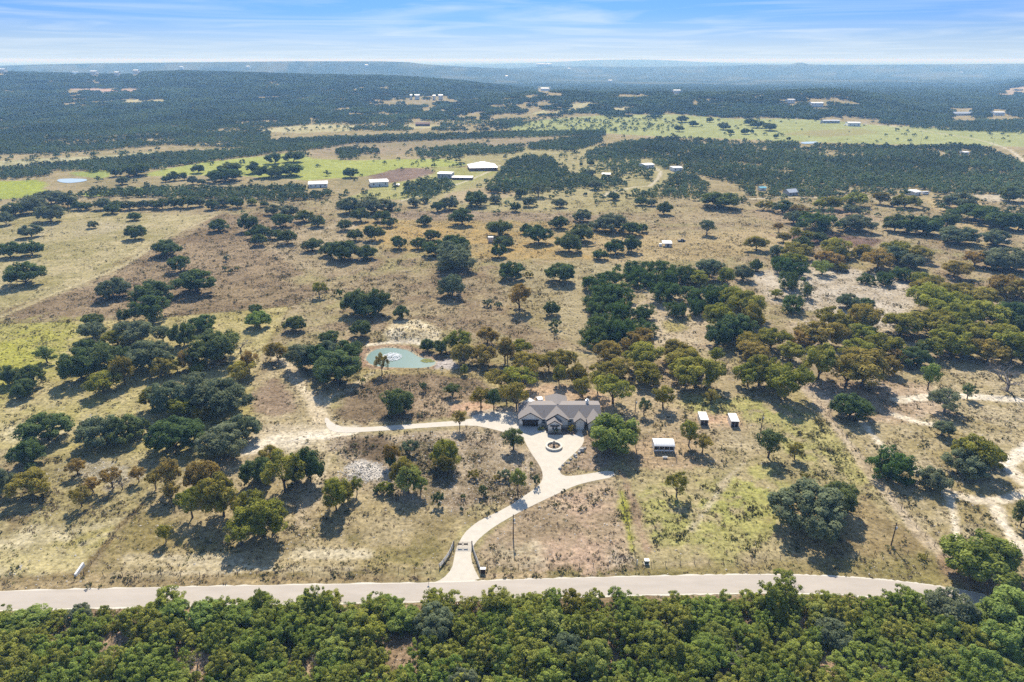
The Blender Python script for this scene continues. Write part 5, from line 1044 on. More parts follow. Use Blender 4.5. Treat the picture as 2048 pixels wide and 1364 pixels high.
# rear wing, hipped
rw = MB(); x0, x1, y0, y1, ze2, zr2 = 12.3, 20.4, 216.9, 228.6, 3.3, 6.1; xm = (x0 + x1) / 2
slab(rw, [(x0, y0, ze2), (xm, y0, zr2), (xm, y1 - 3.4, zr2), (x0, y1, ze2)][::-1]); slab(rw, [(xm, y0, zr2), (x1, y0, ze2), (x1, y1, ze2), (xm, y1 - 3.4, zr2)][::-1]); slab(rw, [(x1, y1, ze2 + .003), (x0, y1, ze2 + .003), (xm, y1 - 3.4, zr2 + .003)])
rw.build('roof', M['shingle'], house); MB().box(x0 + .4 - HX, x1 - .4 - HX, 221.3 - HY, y1 - .4 - HY, 0, ze2 + .1).build('wall', M['board'], house)
# garage door with four panel rows, header beam
gd = MB()
gd.box(3.75 - HX, 9.15 - HX, 211.42 - HY, 211.49 - HY, .02, 2.35); gdo = gd.build('garage_door', M['garage'], house)
for k in range(4): MB().box(3.8 - HX, 9.1 - HX, 211.36 - HY, 211.417 - HY, .06 + .58 * k, .58 * (k + 1)).build('panel', M['garage'], gdo)
MB().box(3.4 - HX, 9.5 - HX, 210.9 - HY, 211.3 - HY, 2.4, 2.75).build('header_beam', M['trim'], house)
win(13.9, 14.7, 207.6, 1.0, 2.4); win(15.0, 15.8, 207.6, 1.0, 2.4)
MB().box(13.2 - HX, 16.4 - HX, 206.9 - HY, 207.5 - HY, 2.5, 2.68).build('window_awning', M['trim'], house)
win(19.95, 21.1, 212.2, 1.35, 2.45); win(25.6, 26.5, 212.2, 1.1, 2.45); win(28.2, 29.8, 208.4, 1.0, 2.3, 2); win(10.7, 11.8, 212.2, .9, 2.3)
dr = MB().box(23.2 - HX, 24.2 - HX, 209.93 - HY, 209.99 - HY, 0, 2.2).build('door', M['garage'], house); MB().tube((1.05 + 6, -5.13, 1.0), (1.05 + 6, -5.13, 1.15), .03).build('handle', M['metal'], dr)
for xx in (22.1, 25.4): MB().box(xx - .12 - HX, xx + .12 - HX, 208.98 - HY, 209.22 - HY, 0, 2.75).build('porch_post', M['wood'], house)
ch = MB().box(26.5 - HX, 27.5 - HX, 218.0 - HY, 218.9 - HY, 4.0, 6.7).build('chimney', M['board'], house)
MB().lathe([(.75, 6.7), (.75, 6.82), (.3, 6.95), (.3, 7.25), (.42, 7.3), (0, 7.5)], 12, (27.0 - HX, 218.45 - HY)).build('cap', M['metal'], ch)
for xx, yy_ in ((24.0, 214.5), (11.3, 214.3), (27.5, 215.4)): MB().tube(L_((xx, yy_, 4.2)), L_((xx, yy_, 5.1)), .06).build('vent_pipe', M['brown'], house)
# apron, front walk
tag(sheet('concrete_apron', [(2.7, 211.4), (10.3, 211.4), (10.6, 207.2), (2.9, 207.2)], .045, simple('concrete', (.50, .47, .43), .85, .08, 1)), kind='structure')
wl = smooth_line([(23.7, 209.6), (23.6, 207.5), (22.8, 205.5), (21.6, 204.4)], 2); tgw = np.gradient(wl, axis=0); tgw /= np.linalg.norm(tgw, axis=1)[:, None]; nw = np.stack([-tgw[:, 1], tgw[:, 0]], 1) * .75
tag(sheet('front_walk', np.concatenate([wl + nw, (wl - nw)[::-1]]), .045, bpy.data.materials['concrete']), kind='structure')
tag(sheet('planting_bed', [(10.4, 212.0), (12.4, 210.4), (12.4, 205.6), (17.2, 205.4), (22.4, 205.8), (22.8, 209.0), (19.5, 211.8), (17.4, 210.4), (17.4, 207.0), (12.3, 207.0)], .04, simple('dark_mulch', (.16, .115, .085), .95, .3, 4)), kind='structure')

# ================================================================== STONE RING FOUNTAIN
P = at(1107.8, 894)
rg = thing('stone_ring_fountain', 'round pale stone ring with a dark tiered fountain inside the turning circle', 'fountain', (P[0], P[1], .03))
MB().lathe([(2.25, 0), (2.25, .5), (2.2, .58), (2.2, .66), (2.85, .66), (2.85, .58), (2.78, .5), (2.78, 0)], 40).build('ring_wall', M['stucco'], rg)
MB().lathe([(2.24, .10), (1.0, .18), (0, .2)], 24).build('planting', M['soil'], rg)
MB().lathe([(.5, .15), (.45, .35), (.18, .45), (.15, 1.0), (.25, 1.05), (.72, 1.25), (.75, 1.32), (.2, 1.28), (.12, 1.4), (.12, 1.8), (.4, 1.95), (.42, 2.0), (.1, 1.98), (.08, 2.25), (.14, 2.35), (0, 2.45)], 16).build('tiered_fountain', M['bronze'], rg, True)
for k in range(9):
    a = 6.283 * k / 9 + .3; q = 1.5 + .3 * math.sin(k * 2.1); s_ = .28 + .1 * math.sin(k * 3.3); v, f, _, cl = far_crown(860 + k, 6, 10, 1.1, .3, zlow=-.1)
    me = np_mesh('ring_plant', v * s_ * 1.6, f); set_attr(me, 'clump', 'FLOAT', cl); me.materials.append(M['brush']); o = link(bpy.data.objects.new('ring_plant', me), rg); o.location = (q * math.cos(a), q * math.sin(a), .15)

# ================================================================== SHEDS AND PEN
def pole_shed(name, label, px, py, w, d, h0, h1, rotz=0.0, cat='shed', posts=5, group=None):
    P = at(px, py); t = thing(name, label, cat, (P[0], P[1], 0), rotz, group); return t, w, d
P = at(1328, 905)
sh = thing('loafing_shed', 'open fronted livestock shed with a curved white metal roof beside the pipe pen', 'shed', (P[0], P[1], 0), R(-2))
w, d = 6.6, 4.6
prof = [(0, 2.45), (.5, 2.75), (1.4, 3.05), (2.6, 3.15), (3.8, 3.0), (4.6, 2.7)]
full = prof + [(y, z - .08) for y, z in reversed(prof)]
NP = 8
for k in range(NP):
    xa, xb = -w / 2 - .15 + (w + .3) * k / NP, -w / 2 - .15 + (w + .3) * (k + 1) / NP - .025
    MB().prism(full, xa, xb, lambda u, v, t: (t, u - .1, v)).build('roof_panel', M['whitemetal'], sh)
for s_ in (-1, 1): MB().prism([(.3, 0), (4.4, 0), (4.4, 2.68), (3.8, 2.9), (2.6, 3.05), (1.4, 2.95), (.5, 2.65), (.3, 2.5)], s_ * w / 2 - .04, s_ * w / 2 + .04, lambda u, v, t: (t, u, v)).build('side_wall', M['whitemetal'], sh)
MB().box(-w / 2 + .05, w / 2 - .05, 4.25, 4.35, 0, 2.6).build('back_wall', M['whitemetal'], sh)
for k in range(5): xx = -w / 2 + w * k / 4; MB().box(xx - .07, xx + .07, .02, .16, 0, 2.5).build('post', M['metal'], sh)
for k in range(4): xa = -w / 2 + w * k / 4 + .12; MB().box(xa, xa + w / 4 - .24, .05, .11, .45, .95).build('panel', M['whitemetal'], sh)
P = at(1330, 916.5); tr = MB(); tr.lathe([(0, .05), (.42, .05), (.5, .55), (.55, .58), (.45, .58), (.4, .2), (0, .2)], 16); tr.v = [(x * 1.6, y * .8, z) for x, y, z in tr.v]
tag(tr.build('water_trough', M['white'], loc=(P[0], P[1], 0)), 'white oval water trough on the ground in front of the livestock shed', 'trough')
for px, py, lab in ((1408, 851, 'narrow metal roofed shed, left one of the pair on pink dirt'), (1469, 854, 'narrow metal roofed shed, right one of the pair on pink dirt')):
    P = at(px, py); t = thing('narrow_shed', lab, 'shed', (P[0], P[1], 0), R(-3), 'pair of narrow metal sheds')
    MB().hexa([(-1.45, -.2, 2.3), (1.45, -.2, 2.3), (1.45, 5.2, 2.65), (-1.45, 5.2, 2.65), (-1.45, -.2, 2.38), (1.45, -.2, 2.38), (1.45, 5.2, 2.73), (-1.45, 5.2, 2.73)]).build('roof', M['metal'], t)
    for s_ in (-1, 1): MB().hexa([(s_ * 1.32 - .04, 0, 0), (s_ * 1.32 + .04, 0, 0), (s_ * 1.32 + .04, 5, 0), (s_ * 1.32 - .04, 5, 0), (s_ * 1.32 - .04, 0, 2.28), (s_ * 1.32 + .04, 0, 2.28), (s_ * 1.32 + .04, 5, 2.6), (s_ * 1.32 - .04, 5, 2.6)]).build('side_wall', M['metal'], t)
    MB().box(-1.28, 1.28, 4.9, 4.98, 0, 2.55).build('back_wall', M['metal'], t)
    MB().box(-1.27, 1.27, .1, .16, 0, 2.2).build('interior_shade_sheet', M['inshade'], t)  # near-black sheet behind the posts, its colour standing in for interior shade
    for xx in (-1.25, 0, 1.25): MB().box(xx - .05, xx + .05, .0, .09, 0, 2.25).build('post', M['metal'], t)
    for k in range(2): MB().box(-1.2 + 1.27 * k, -.12 + 1.27 * k, .04, .085, .9, 1.9).build('mesh_panel', M['pole'], t)
def run(pts_px, step):
    W = at_many(pts_px); out_ = []
    for a, b in zip(W[:-1], W[1:]):
        n_ = max(1, int(round(np.hypot(*(b - a)[:2]) / step)))
        for k in range(n_): out_.append(a + (b - a) * k / n_)
    out_.append(W[-1]); return np.array(out_)
def fence(name, label, pts_px, step=4.0, h=1.25, rails=0, wires=4, pr=.07, mat='wood', cat='fence', railmat=None, rr=.035, group=None):
    Q = run(pts_px, step); t = thing(name, label, cat, tuple(Q[0]), group=group); o0 = Q[0]
    pm = MB().tube((0, 0, -.2), (0, 0, h + .08), pr, pr * .9, 6).mesh('post', M[mat])
    for q in Q:
        p = bpy.data.objects.new('post', pm); link(p, t); p.location = tuple(q - o0)
    if rails:
        for k in range(rails):
            z = h * (k + 1) / rails - .04; mb = MB()
            for a, b in zip(Q[:-1], Q[1:]): mb.tube(a - o0 + [0, 0, z], b - o0 + [0, 0, z], rr, rr, 5)
            mb.build('rail', M[railmat or mat], t)
    if wires:
        mb = MB()
        for k in range(wires):
            z = h * (k + 1) / wires
            for a, b in zip(Q[:-1], Q[1:]): mb.tube(a - o0 + [0, 0, z], b - o0 + [0, 0, z], .008, .008, 3)
        mb.build('wire', M['pole'], t)
    return t
fence('pipe_pen', 'rusty pipe pen with open bays left of the livestock shed', [(1306, 878), (1268, 880), (1276, 926), (1352, 924), (1352, 912)], 3.0, 1.45, 3, 0, .055, 'pipe', 'pen', rr=.03)
fence('pipe_pen_divider', 'single pipe rail crossing the middle of the pen left of the livestock shed', [(1272, 904), (1304, 903)], 2.4, 1.45, 3, 0, .055, 'pipe', 'pen rail', rr=.03)
fence('pipe_pen_divider', 'single pipe rail near the back of the pen left of the livestock shed', [(1270, 887), (1304, 886)], 2.4, 1.45, 3, 0, .055, 'pipe', 'pen rail', rr=.03)
# entrance: wing fences of silvered planks, pipe gate
for lab, pts in (('silvered plank wing fence on the left side of the driveway mouth', [(907, 1091), (899, 1110), (888, 1126), (879, 1137)]), ('silvered plank wing fence on the right side of the driveway mouth', [(944.5, 1091), (948, 1108), (954, 1124), (960, 1142)])):
    Q = run(pts, 2.2); t = thing('wing_fence', lab, 'fence', tuple(Q[0]), group='plank wing fences at the entrance'); o0 = Q[0]
    pm = MB().box(-.08, .08, -.08, .08, -.2, 1.5).mesh('post', M['paleplank'])
    for q in Q: p = bpy.data.objects.new('post', pm); link(p, t); p.location = tuple(q - o0)
    for a, b in zip(Q[:-1], Q[1:]):
        dv = (b - a)[:2] / np.hypot(*(b - a)[:2]); nn = np.array([-dv[1], dv[0]]) * .03
        for k in range(4):
            z = .2 + .33 * k; A, B = a - o0, b - o0
            MB().hexa([(A[0] - nn[0], A[1] - nn[1], z), (B[0] - nn[0], B[1] - nn[1], z), (B[0] + nn[0], B[1] + nn[1], z), (A[0] + nn[0], A[1] + nn[1], z), (A[0] - nn[0], A[1] - nn[1], z + .22), (B[0] - nn[0], B[1] - nn[1], z + .22), (B[0] + nn[0], B[1] + nn[1], z + .22), (A[0] + nn[0], A[1] + nn[1], z + .22)]).build('plank', M['paleplank'], t)
A = at(908, 1094); B = at(944, 1094); Lg = B[0] - A[0]
gt_ = thing('entrance_gate', 'dark pipe gate with twin plaques across the pale driveway', 'gate', (A[0], A[1], .03))
for k in range(2):
    xa, xb = (0.05, Lg / 2 - .03) if k == 0 else (Lg / 2 + .03, Lg - .05)
    lf = MB()
    for z in (.25, .6, .95, 1.3, 1.6): lf.tube((xa, 0, z), (xb, 0, z), .03)
    for x in (xa, (xa + xb) / 2, xb): lf.tube((x, 0, .25), (x, 0, 1.6), .03)
    o = lf.build('gate_leaf', M['pipe'], gt_); MB().box(xb - 1.3 if k == 0 else xa + .2, xb - .2 if k == 0 else xa + 1.3, -.06, -.034, .72, 1.2).build('plaque', M['pole'], o)
for x in (0, Lg): MB().box(x - .12, x + .12, -.12, .12, 0, 1.9).build('gate_post', M['pole'], gt_)
P = at(966, 1145); bx_ = thing('mailbox_stand', 'dark stand with a pale flat top beside the driveway mouth', 'mailbox', (P[0], P[1], 0))
MB().box(-.62, .62, -.35, .35, 0, 1.25).build('body', M['pole'], bx_); MB().box(-.72, .72, -.45, .45, 1.26, 1.36).build('top', M['white'], bx_)
for x in (-.32, .32): MB().box(x - .24, x + .24, -.39, -.352, .65, 1.12).build('door', M['trim'], bx_)
P = at(1293, 1127); ub = thing('utility_box', 'small green grey utility box on pale gravel at the paddock corner', 'utility box', (P[0], P[1], 0))
MB().box(-.55, .55, -.4, .4, .1, 1.1).build('cabinet', simple('green_grey_steel', (.10, .13, .11), .5, .1), ub); MB().box(-.7, .7, -.55, .55, 0, .09).build('pad', M['stucco'], ub); MB().hexa([(-.6, -.45, 1.105), (.6, -.45, 1.105), (.6, .45, 1.2), (-.6, .45, 1.2), (-.6, -.45, 1.15), (.6, -.45, 1.15), (.6, .45, 1.25), (-.6, .45, 1.25)]).build('lid', M['metal'], ub)
P = at(1274, 1130); pp = MB(); pp.box(-.1, .1, -.1, .1, 0, 1.7); tag(pp.build('gate_post', M['white'], loc=(P[0], P[1], 0)), 'pale square post standing left of the small utility box', 'post')
P0, P1_ = at(151, 1153), at(168, 1131); cu = MB(); dv = (P1_ - P0)[:2]; nn = np.array([-dv[1], dv[0]]) / np.hypot(*dv) * .3
cu.hexa([(0 - nn[0], 0 - nn[1], 0), (dv[0] - nn[0], dv[1] - nn[1], 0), (dv[0] + nn[0], dv[1] + nn[1], 0), (nn[0], nn[1], 0), (-nn[0] * .8, -nn[1] * .8, .7), (dv[0] - nn[0] * .8, dv[1] - nn[1] * .8, 1.0), (dv[0] + nn[0] * .8, dv[1] + nn[1] * .8, 1.0), (nn[0] * .8, nn[1] * .8, .7)])
tag(cu.build('white_wall', M['white'], loc=tuple(P0)), 'low white masonry wall at the roadside corner of the left fence', 'wall')
P = at(857, 1169); sg = thing('road_marker', 'thin dark marker post with a small plate at the road edge', 'marker post', (P[0], P[1] + .5, 0)); MB().tube((0, 0, 0), (0, 0, 1.6), .04).build('post', M['pole'], sg); MB().box(-.25, .25, -.05, -.04, 1.0, 1.5).build('plate', M['trim'], sg)
# wire fences
fence('wire_fence', 'wire fence on dark posts running along the road left of the driveway', [(168, 1152), (400, 1152), (700, 1146), (862, 1141), (879, 1138)], 4.5, 1.2, pr=.08)
fence('wire_fence', 'wire fence on posts along the road right of the mailbox stand', [(975, 1136), (1130, 1135), (1272, 1131)], 4.0, 1.2, pr=.08)
fence('wire_fence', 'wire fence on posts along the road below the green paddock', [(1302, 1132), (1560, 1118), (1780, 1107), (1886, 1112)], 4.0, 1.2, pr=.08)
fence('wire_fence', 'long slanting wire fence between the paddock and the tracked pasture', [(1602, 768), (1642, 812), (1702, 890), (1762, 968), (1832, 1055), (1888, 1112)], 4.0, 1.25, pr=.08)
fence('wire_fence', 'slanting wire fence on the far left ending at the white wall', [(285, 1010), (240, 1054), (168, 1148)], 4.0, 1.2, pr=.07)
fence('wire_fence', 'short wire fence from the lane end down to the pale square post', [(1224, 922), (1232, 958), (1240, 985), (1254, 1040), (1268, 1100), (1274, 1130)], 4.0, 1.2, pr=.07)
fence('wire_fence', 'old wire fence bounding the yellow green meadow on the left', [(0, 646), (280, 638), (580, 612), (560, 655), (536, 700)], 5.0, 1.15, pr=.06)
# utility poles
def pole(base, top, label, arm=True):
    P = at(*base); h = max(height_at_px(P, top), 6.5); t = thing('utility_pole', label, 'pole', (P[0], P[1], P[2]), R(10), 'wooden utility poles')
    MB().tube((0, 0, -.3), (0, 0, h), .17, .11, 8).build('shaft', M['pole'], t)
    if arm: MB().box(-.9, .9, -.06, .06, h - .9, h - .78).build('cross_arm', M['pole'], t); 
    tm = MB().lathe([(0, h - 2.3), (.22, h - 2.3), (.22, h - 1.5), (0, h - 1.45)], 10, (.3, 0)).build('transformer', M['metal'], t, True)
pole((1268.6, 843.8), 796, 'wooden utility pole right of the ranch house roof'); pole((1782, 1091), 1045, 'wooden utility pole near the road at the lower right')
pole((1520.5, 868), 827, 'wooden utility pole right of the pair of narrow sheds'); pole((1026.5, 1077), 1029, 'thin wooden pole beside the curved drive', False); pole((1967, 912), 882, 'wooden utility pole standing behind the big oak at far right'); pole((1840, 291), 268, 'distant pole beside the pale road through the far right field', False); pole((1985, 293), 272, 'distant pole beside the far right road junction', False)
# fallen dead tree, brush pile
P = at(1607, 967); fd = MB(); r_ = np.random.default_rng(3)
for k in range(12):
    a = r_.uniform(0, 6.283); q = r_.uniform(1, 3.2); fd.tube((r_.uniform(-.5, .5), r_.uniform(-.4, .4), .25), (q * math.cos(a), q * .6 * math.sin(a), r_.uniform(.1, .8)), .12, .03, 5)
tag(fd.build('dead_branches', M['bark_grey'], loc=tuple(P)), 'heap of grey fallen branches on bare ground above the big oak pair', 'branches')
# kerb of field stones by the island beside the drive
P_ = [(1120, 938), (1126, 931), (1133, 926), (1141, 919), (1150, 912), (1158, 906), (1163, 902), (1152, 915), (1138, 926), (1170, 897)]
for k, q in enumerate(P_):
    P = at(*q); v, f = stone(950 + k); s_ = [1.3, 1.0, .9, 1.1, 1.6, 1.3, 2.2, 1.0, .8, 1.2][k]
    mb = MB(); mb.v = [tuple(x) for x in v * s_]; mb.f = [tuple(int(i) for i in t) for t in f]
    tag(mb.build('boulder', M['limestone'], loc=(P[0], P[1], .3 * s_)), ['westernmost low', 'second lowest', 'third lowest', 'fourth lowest', 'large upper', 'medium upper', 'largest', 'small inner', 'smallest inner', 'rightmost'][k] + ' pale limestone boulder edging the weedy island beside the drive', 'boulder', 'boulders edging the drive island')

# ================================================================== VEHICLES
def vehicle(name, label, cat, px, py, rotz, body, L=4.6, W=1.85, H=1.55, pickup=False, box=False):
    P = at(px, py); t = thing(name, label, cat, tuple(P), rotz)
    if box: prof = [(-L / 2, .5), (L / 2, .5), (L / 2, H * .9), (L / 2 - .3, H), (-L / 2 + .2, H), (-L / 2, H * .9)]
    elif pickup: prof = [(-L / 2, .4), (L / 2, .4), (L / 2, .85), (L / 2 - 1.2, 1.0), (L / 2 - 1.9, H), (L / 2 - 3.0, H), (L / 2 - 3.1, 1.05), (-L / 2, 1.05)]
    else: prof = [(-L / 2, .4), (L / 2, .4), (L / 2, .8), (L / 2 - 1.1, .98), (L / 2 - 1.8, H), (-L / 2 + .7, H), (-L / 2 + .1, .98)]
    MB().prism(prof, -W / 2, W / 2, lambda u, v, q: (u, q, v)).build('body', body, t)
    wz = (H * .62, H * .85) if box else (1.08, H - .08)
    if box: wins = [(-L / 4, L / 4)]
    elif pickup: wins = [(L / 2 - 2.9, L / 2 - 2.0)]
    else: wins = [(-L / 2 + .8, -.1), (0, L / 2 - 1.95)]
    for a, b in wins:
        for s_ in (-1, 1): MB().box(a, b, s_ * (W / 2 + .005) - .004, s_ * (W / 2 + .005) + .004, *wz).build('window', M['glass'], t)
    if not box:
        x0, x1 = L / 2 - 1.2, L / 2 - 1.86; z0, z1 = (1.0 if pickup else .99), H
        MB().hexa([(x0 + .02, -W * .42, z0 + .02), (x0 + .02, W * .42, z0 + .02), (x0 + .03, W * .42, z0 + .03), (x0 + .03, -W * .42, z0 + .03), (x1 + .03, -W * .42, z1 - .06), (x1 + .03, W * .42, z1 - .06), (x1 + .05, W * .42, z1 - .05), (x1 + .05, -W * .42, z1 - .05)]).build('windscreen', M['glass'], t)
    for x in (-L * .32, L * .32):
        for s_ in (-1, 1): MB().tube((x, s_ * (W / 2 - .2), .34), (x, s_ * (W / 2 + .02), .34), .34, .34, 12).build('wheel', M['rubber'], t)
    return t
wp_ = simple('white_car_paint', (.75, .75, .75), .3, .03); dp_ = simple('dark_car_paint', (.035, .035, .04), .35, .1); sp2 = simple('silver_paint', (.5, .5, .52), .35, .05)
vehicle('parked_car', 'white car parked behind the house between the garage and rear wing', 'car', 1079, 803, R(100), wp_, 4.9, 1.95, 1.75)
vehicle('pickup_truck', 'dark pickup truck parked right of the white canopy trailer', 'truck', 1363, 483, R(10), dp_, 5.6, 2.0, 1.85, True)
vehicle('parked_van', 'white van half hidden by oaks at the far right', 'van', 2012, 486, R(5), wp_, 5.4, 2.0, 2.2)
vehicle('parked_car', 'dark car half hidden by oaks at the far right edge', 'car', 1990, 492, R(8), dp_)
vehicle('camper_trailer', 'small white camper right of the gabled white cabin', 'trailer', 1850, 389, R(10), wp_, 6.5, 2.4, 2.9, box=True)
for x, lab in ((1642, 'silver'), (1690, 'white'), (1728, 'dark')):
    vehicle('parked_car', f'{lab} car beside the white barn in the far right field', 'car', x, 251 if x > 1650 else 247, R(15), {'silver': sp2, 'white': wp_, 'dark': dp_}[lab], 5.2, 2, 1.8)
# canopy trailer near the middle
P = at(1334, 494); ct_ = thing('canopy_shelter', 'white roofed shelter standing in the golden clearing left of the pickup', 'shelter', tuple(P), R(-4))
MB().hexa([(-3.2, -.2, 2.5), (3.4, -.2, 2.5), (3.4, 5.6, 3.1), (-3.2, 5.6, 3.1), (-3.2, -.2, 2.62), (3.4, -.2, 2.62), (3.4, 5.6, 3.22), (-3.2, 5.6, 3.22)]).build('roof', M['whitemetal'], ct_)
MB().box(-1.0, 3.1, .6, 5.2, 0, 2.45).build('wall', M['paleplank'], ct_); MB().box(.2, 1.4, .55, .595, 0, 2.0).build('door', M['pole'], ct_)
for x in (-3.0, 3.2): MB().box(x - .08, x + .08, .0, .16, 0, 2.48).build('post', M['metal'], ct_)
MB().box(-5.2, -3.4, 1.0, 3.4, 0, 1.8).build('side_crate', M['white'], ct_)
P = at(981.5, 484); tk = thing('water_tank', 'pale square water tank standing in golden grass beside an oak', 'tank', tuple(P), R(6))
MB().box(-1.7, 1.7, -1.6, 1.6, .25, 3.6).build('tank', simple('pale_pink_tank', (.62, .52, .46), .8, .08), tk); MB().box(-1.85, 1.85, -1.75, 1.75, 3.61, 3.8).build('lid', M['white'], tk); MB().box(-1.9, 1.9, -1.8, 1.8, 0, .24).build('base', M['wood'], tk)
P = at(1190, 491); sgn = thing('feeder', 'small pale game feeder on legs in the clearing below the oaks', 'feeder', tuple(P))
for a in range(3): MB().tube((.9 * math.cos(2.09 * a), .9 * math.sin(2.09 * a), 0), (.25 * math.cos(2.09 * a), .25 * math.sin(2.09 * a), 1.4), .05).build('leg', M['pipe'], sgn)
MB().lathe([(0, 1.2), (.45, 1.4), (.45, 2.3), (.1, 2.6), (0, 2.6)], 12).build('barrel', M['paleplank'], sgn)

# ================================================================== FAR BUILDINGS
def far_building(name, label, cat, px, py, wpx, dm, hm_, rise, rotz=0.0, wall='white', roof='whitemetal', hip=False, nwin=3, group=None, lift=0.0):
    P = at(px, py); s = F_PX / proj(P[0], P[1], P[2])[2]; w = wpx / s; t = thing(name, label, cat, (P[0], P[1] + dm * .4, P[2] + lift), rotz, group)
    if roof == 'whitemetal' and not hip: rise *= .4; dm *= 1.35
    x0, x1, y0, y1 = -w / 2, w / 2, -dm / 2, dm / 2; ov = .5
    if hip:
        MB().box(x0, x1, y0, y1, -2, hm_).build('wall', M[wall], t); q = min(dm, w) * .48; z0, z1 = hm_ + .01, hm_ + rise
        rb = MB(); a, b, c_, d_ = (x0 - ov, y0 - ov, z0), (x1 + ov, y0 - ov, z0), (x1 + ov, y1 + ov, z0), (x0 - ov, y1 + ov, z0); e, f_ = (x0 + q, 0, z1), (x1 - q, 0, z1)
        rb.poly([a, b, f_, e]); rb.poly([c_, d_, e, f_]); rb.poly([b, c_, f_]); rb.poly([d_, a, e]); rb.poly([a, d_, c_, b]); rb.build('roof', M[roof], t)
    else:
        MB().prism([(y0, -2), (y1, -2), (y1, hm_), (0, hm_ + rise), (y0, hm_)], x0, x1, lambda u, v, q_: (q_, u, v)).build('wall', M[wall], t)
        rb = MB(); sl = rise / (dm / 2)
        for s_ in (-1, 1):
            ya = s_ * (dm / 2 + ov); za = hm_ - sl * ov
            A_, B_, C__, D_ = (x0 - ov, ya, za + .04), (x1 + ov, ya, za + .04), (x1 + ov, 0, hm_ + rise + .04), (x0 - ov, 0, hm_ + rise + .04)
            up = lambda p: (p[0], p[1], p[2] + .15)
            rb.hexa([A_, B_, C__, D_, up(A_), up(B_), up(C__), up(D_)] if s_ < 0 else [B_, A_, D_, C__, up(B_), up(A_), up(D_), up(C__)])
        rb.build('roof', M[roof], t)
    for k in range(nwin):
        xm = x0 + w * (k + .5) / nwin
        if k == nwin // 2 and nwin > 1: MB().box(xm - .6, xm + .6, y0 - .05, y0 - .01, 0, 2.3).build('door', M['trim'], t)
        else: MB().box(xm - .7, xm + .7, y0 - .05, y0 - .01, hm_ * .35, hm_ * .72).build('window', M['glass'], t)
    return t
M['greywall'] = simple('grey_siding', (.42, .42, .42), .8, .08)
far_building('metal_barn', 'white metal barn behind the dark cedar strip, left of the other barn', 'barn', 634, 374, 36, 13, 3.6, 1.6, R(14), nwin=4)
far_building('metal_barn', 'white metal barn right of a bare grey tree, near the ploughed plot', 'barn', 756, 372, 35, 13, 4.6, 1.6, R(16), wall='white', nwin=3)
far_building('white_house', 'two storey white house with a flat pale roof above the low sheds', 'house', 891, 356, 28, 10, 5.0, 1.0, R(-10), wall='greywall', nwin=4)
far_building('low_shed', 'long low shed with pale roof right of the two storey white house', 'shed', 925, 359, 40, 8, 2.4, .8, R(-4), wall='brown', nwin=5)
far_building('pavilion_house', 'very wide low building with a white hipped roof at the green field edge', 'house', 964, 341, 56, 30, 3.6, 5.0, R(8), wall='brown', hip=True, nwin=6)
far_building('field_hut', 'tiny round topped hut in the grass right of the second metal barn', 'hut', 793, 373, 10, 4, 1.6, .8, 0, wall='brown', roof='metal', nwin=1)
far_building('white_house', 'small white gabled house at the end of the winding pale lane', 'house', 1294, 336, 21, 10, 4.0, 2.2, R(24), nwin=3)
far_building('open_shed', 'small white roofed shed among oaks left of the winding pale lane', 'shed', 1213, 353, 16, 8, 2.6, .8, R(-8), wall='brown', nwin=2)
far_building('white_shed', 'flat white shed at the wood edge right of the winding pale lane', 'shed', 1353, 342, 19, 9, 4.0, .7, R(10), nwin=2)
far_building('brown_house', 'long brown house on a pale clearing in the distant scrub', 'house', 845, 252, 28, 14, 4.0, 2.5, R(2), wall='brown', roof='brown', nwin=5)
for px, py, w_, lab in ((822, 199, 4, 'smallest white house speck, leftmost of the row in the far wood'), (834, 199, 9, 'largest white house of the short row in the far wood'), (868, 200, 5, 'narrow white house in the middle of the row in the far wood'), (881, 199, 8, 'white house at the right end of the row in the far wood')):
    far_building('white_house', lab, 'house', px, py, w_, 12, 9, 4, R(10), nwin=3, group='white houses in the far wood', lift=3)
far_building('white_house', 'long white house on the wooded crest at centre', 'house', 1090, 182, 16, 14, 8, 4, R(-12), nwin=4, lift=3)
far_building('white_house', 'big white house with pale roof among trees on the right hill', 'house', 1634, 213, 23, 16, 6, 3.5, R(-6), nwin=5, lift=2); far_building('white_house', 'small white roofed house left of the big one on the right hill', 'house', 1581, 206, 14, 12, 6, 2, R(4), nwin=3, lift=2)
far_building('long_barn', 'long dark barn with pale roof at the far right field edge', 'barn', 1662, 246, 34, 12, 4.5, 1.2, R(3), wall='greywall', roof='metal', nwin=6); far_building('white_barn', 'white gabled barn among parked cars in the far right field', 'barn', 1708, 252, 23, 16, 6, 3.0, R(-10), nwin=3)
far_building('wide_house', 'wide pale roofed house among trees near the right edge', 'house', 1926, 231, 38, 14, 4, 3, R(3), wall='stucco', roof='metal', nwin=6, lift=.5); far_building('white_house', 'plain white house right of the wide pale roofed one', 'house', 1997, 231, 20, 12, 5.5, 3, R(-4), nwin=3, lift=1.5)
far_building('white_house', 'low white house on the skyline of the right hill', 'house', 1353, 189, 14, 12, 7, 3, R(5), nwin=3, lift=4)
far_building('white_cabin', 'white gabled cabin at the wood edge left of the small camper', 'cabin', 1828, 390, 20, 8, 3.2, 2.2, R(30), nwin=2)
far_building('grey_house', 'grey roofed house half hidden by bare trees right of the blue canopy', 'house', 1583, 391, 22, 9, 3.2, 2.4, R(20), wall='greywall', roof='metal', nwin=3)
far_building('blue_canopy', 'bright blue canopy among trees left of the grey roofed house', 'canopy', 1525, 381, 13, 6, 2.6, .8, R(5), roof='white', nwin=1)
bpy.data.objects[[o.name for o in bpy.data.objects if o.parent and o.parent.name == 'blue_canopy' and o.name.startswith('roof')][0]].data.materials[0] = simple('blue_tarp', (.06, .34, .45), .6, .05)
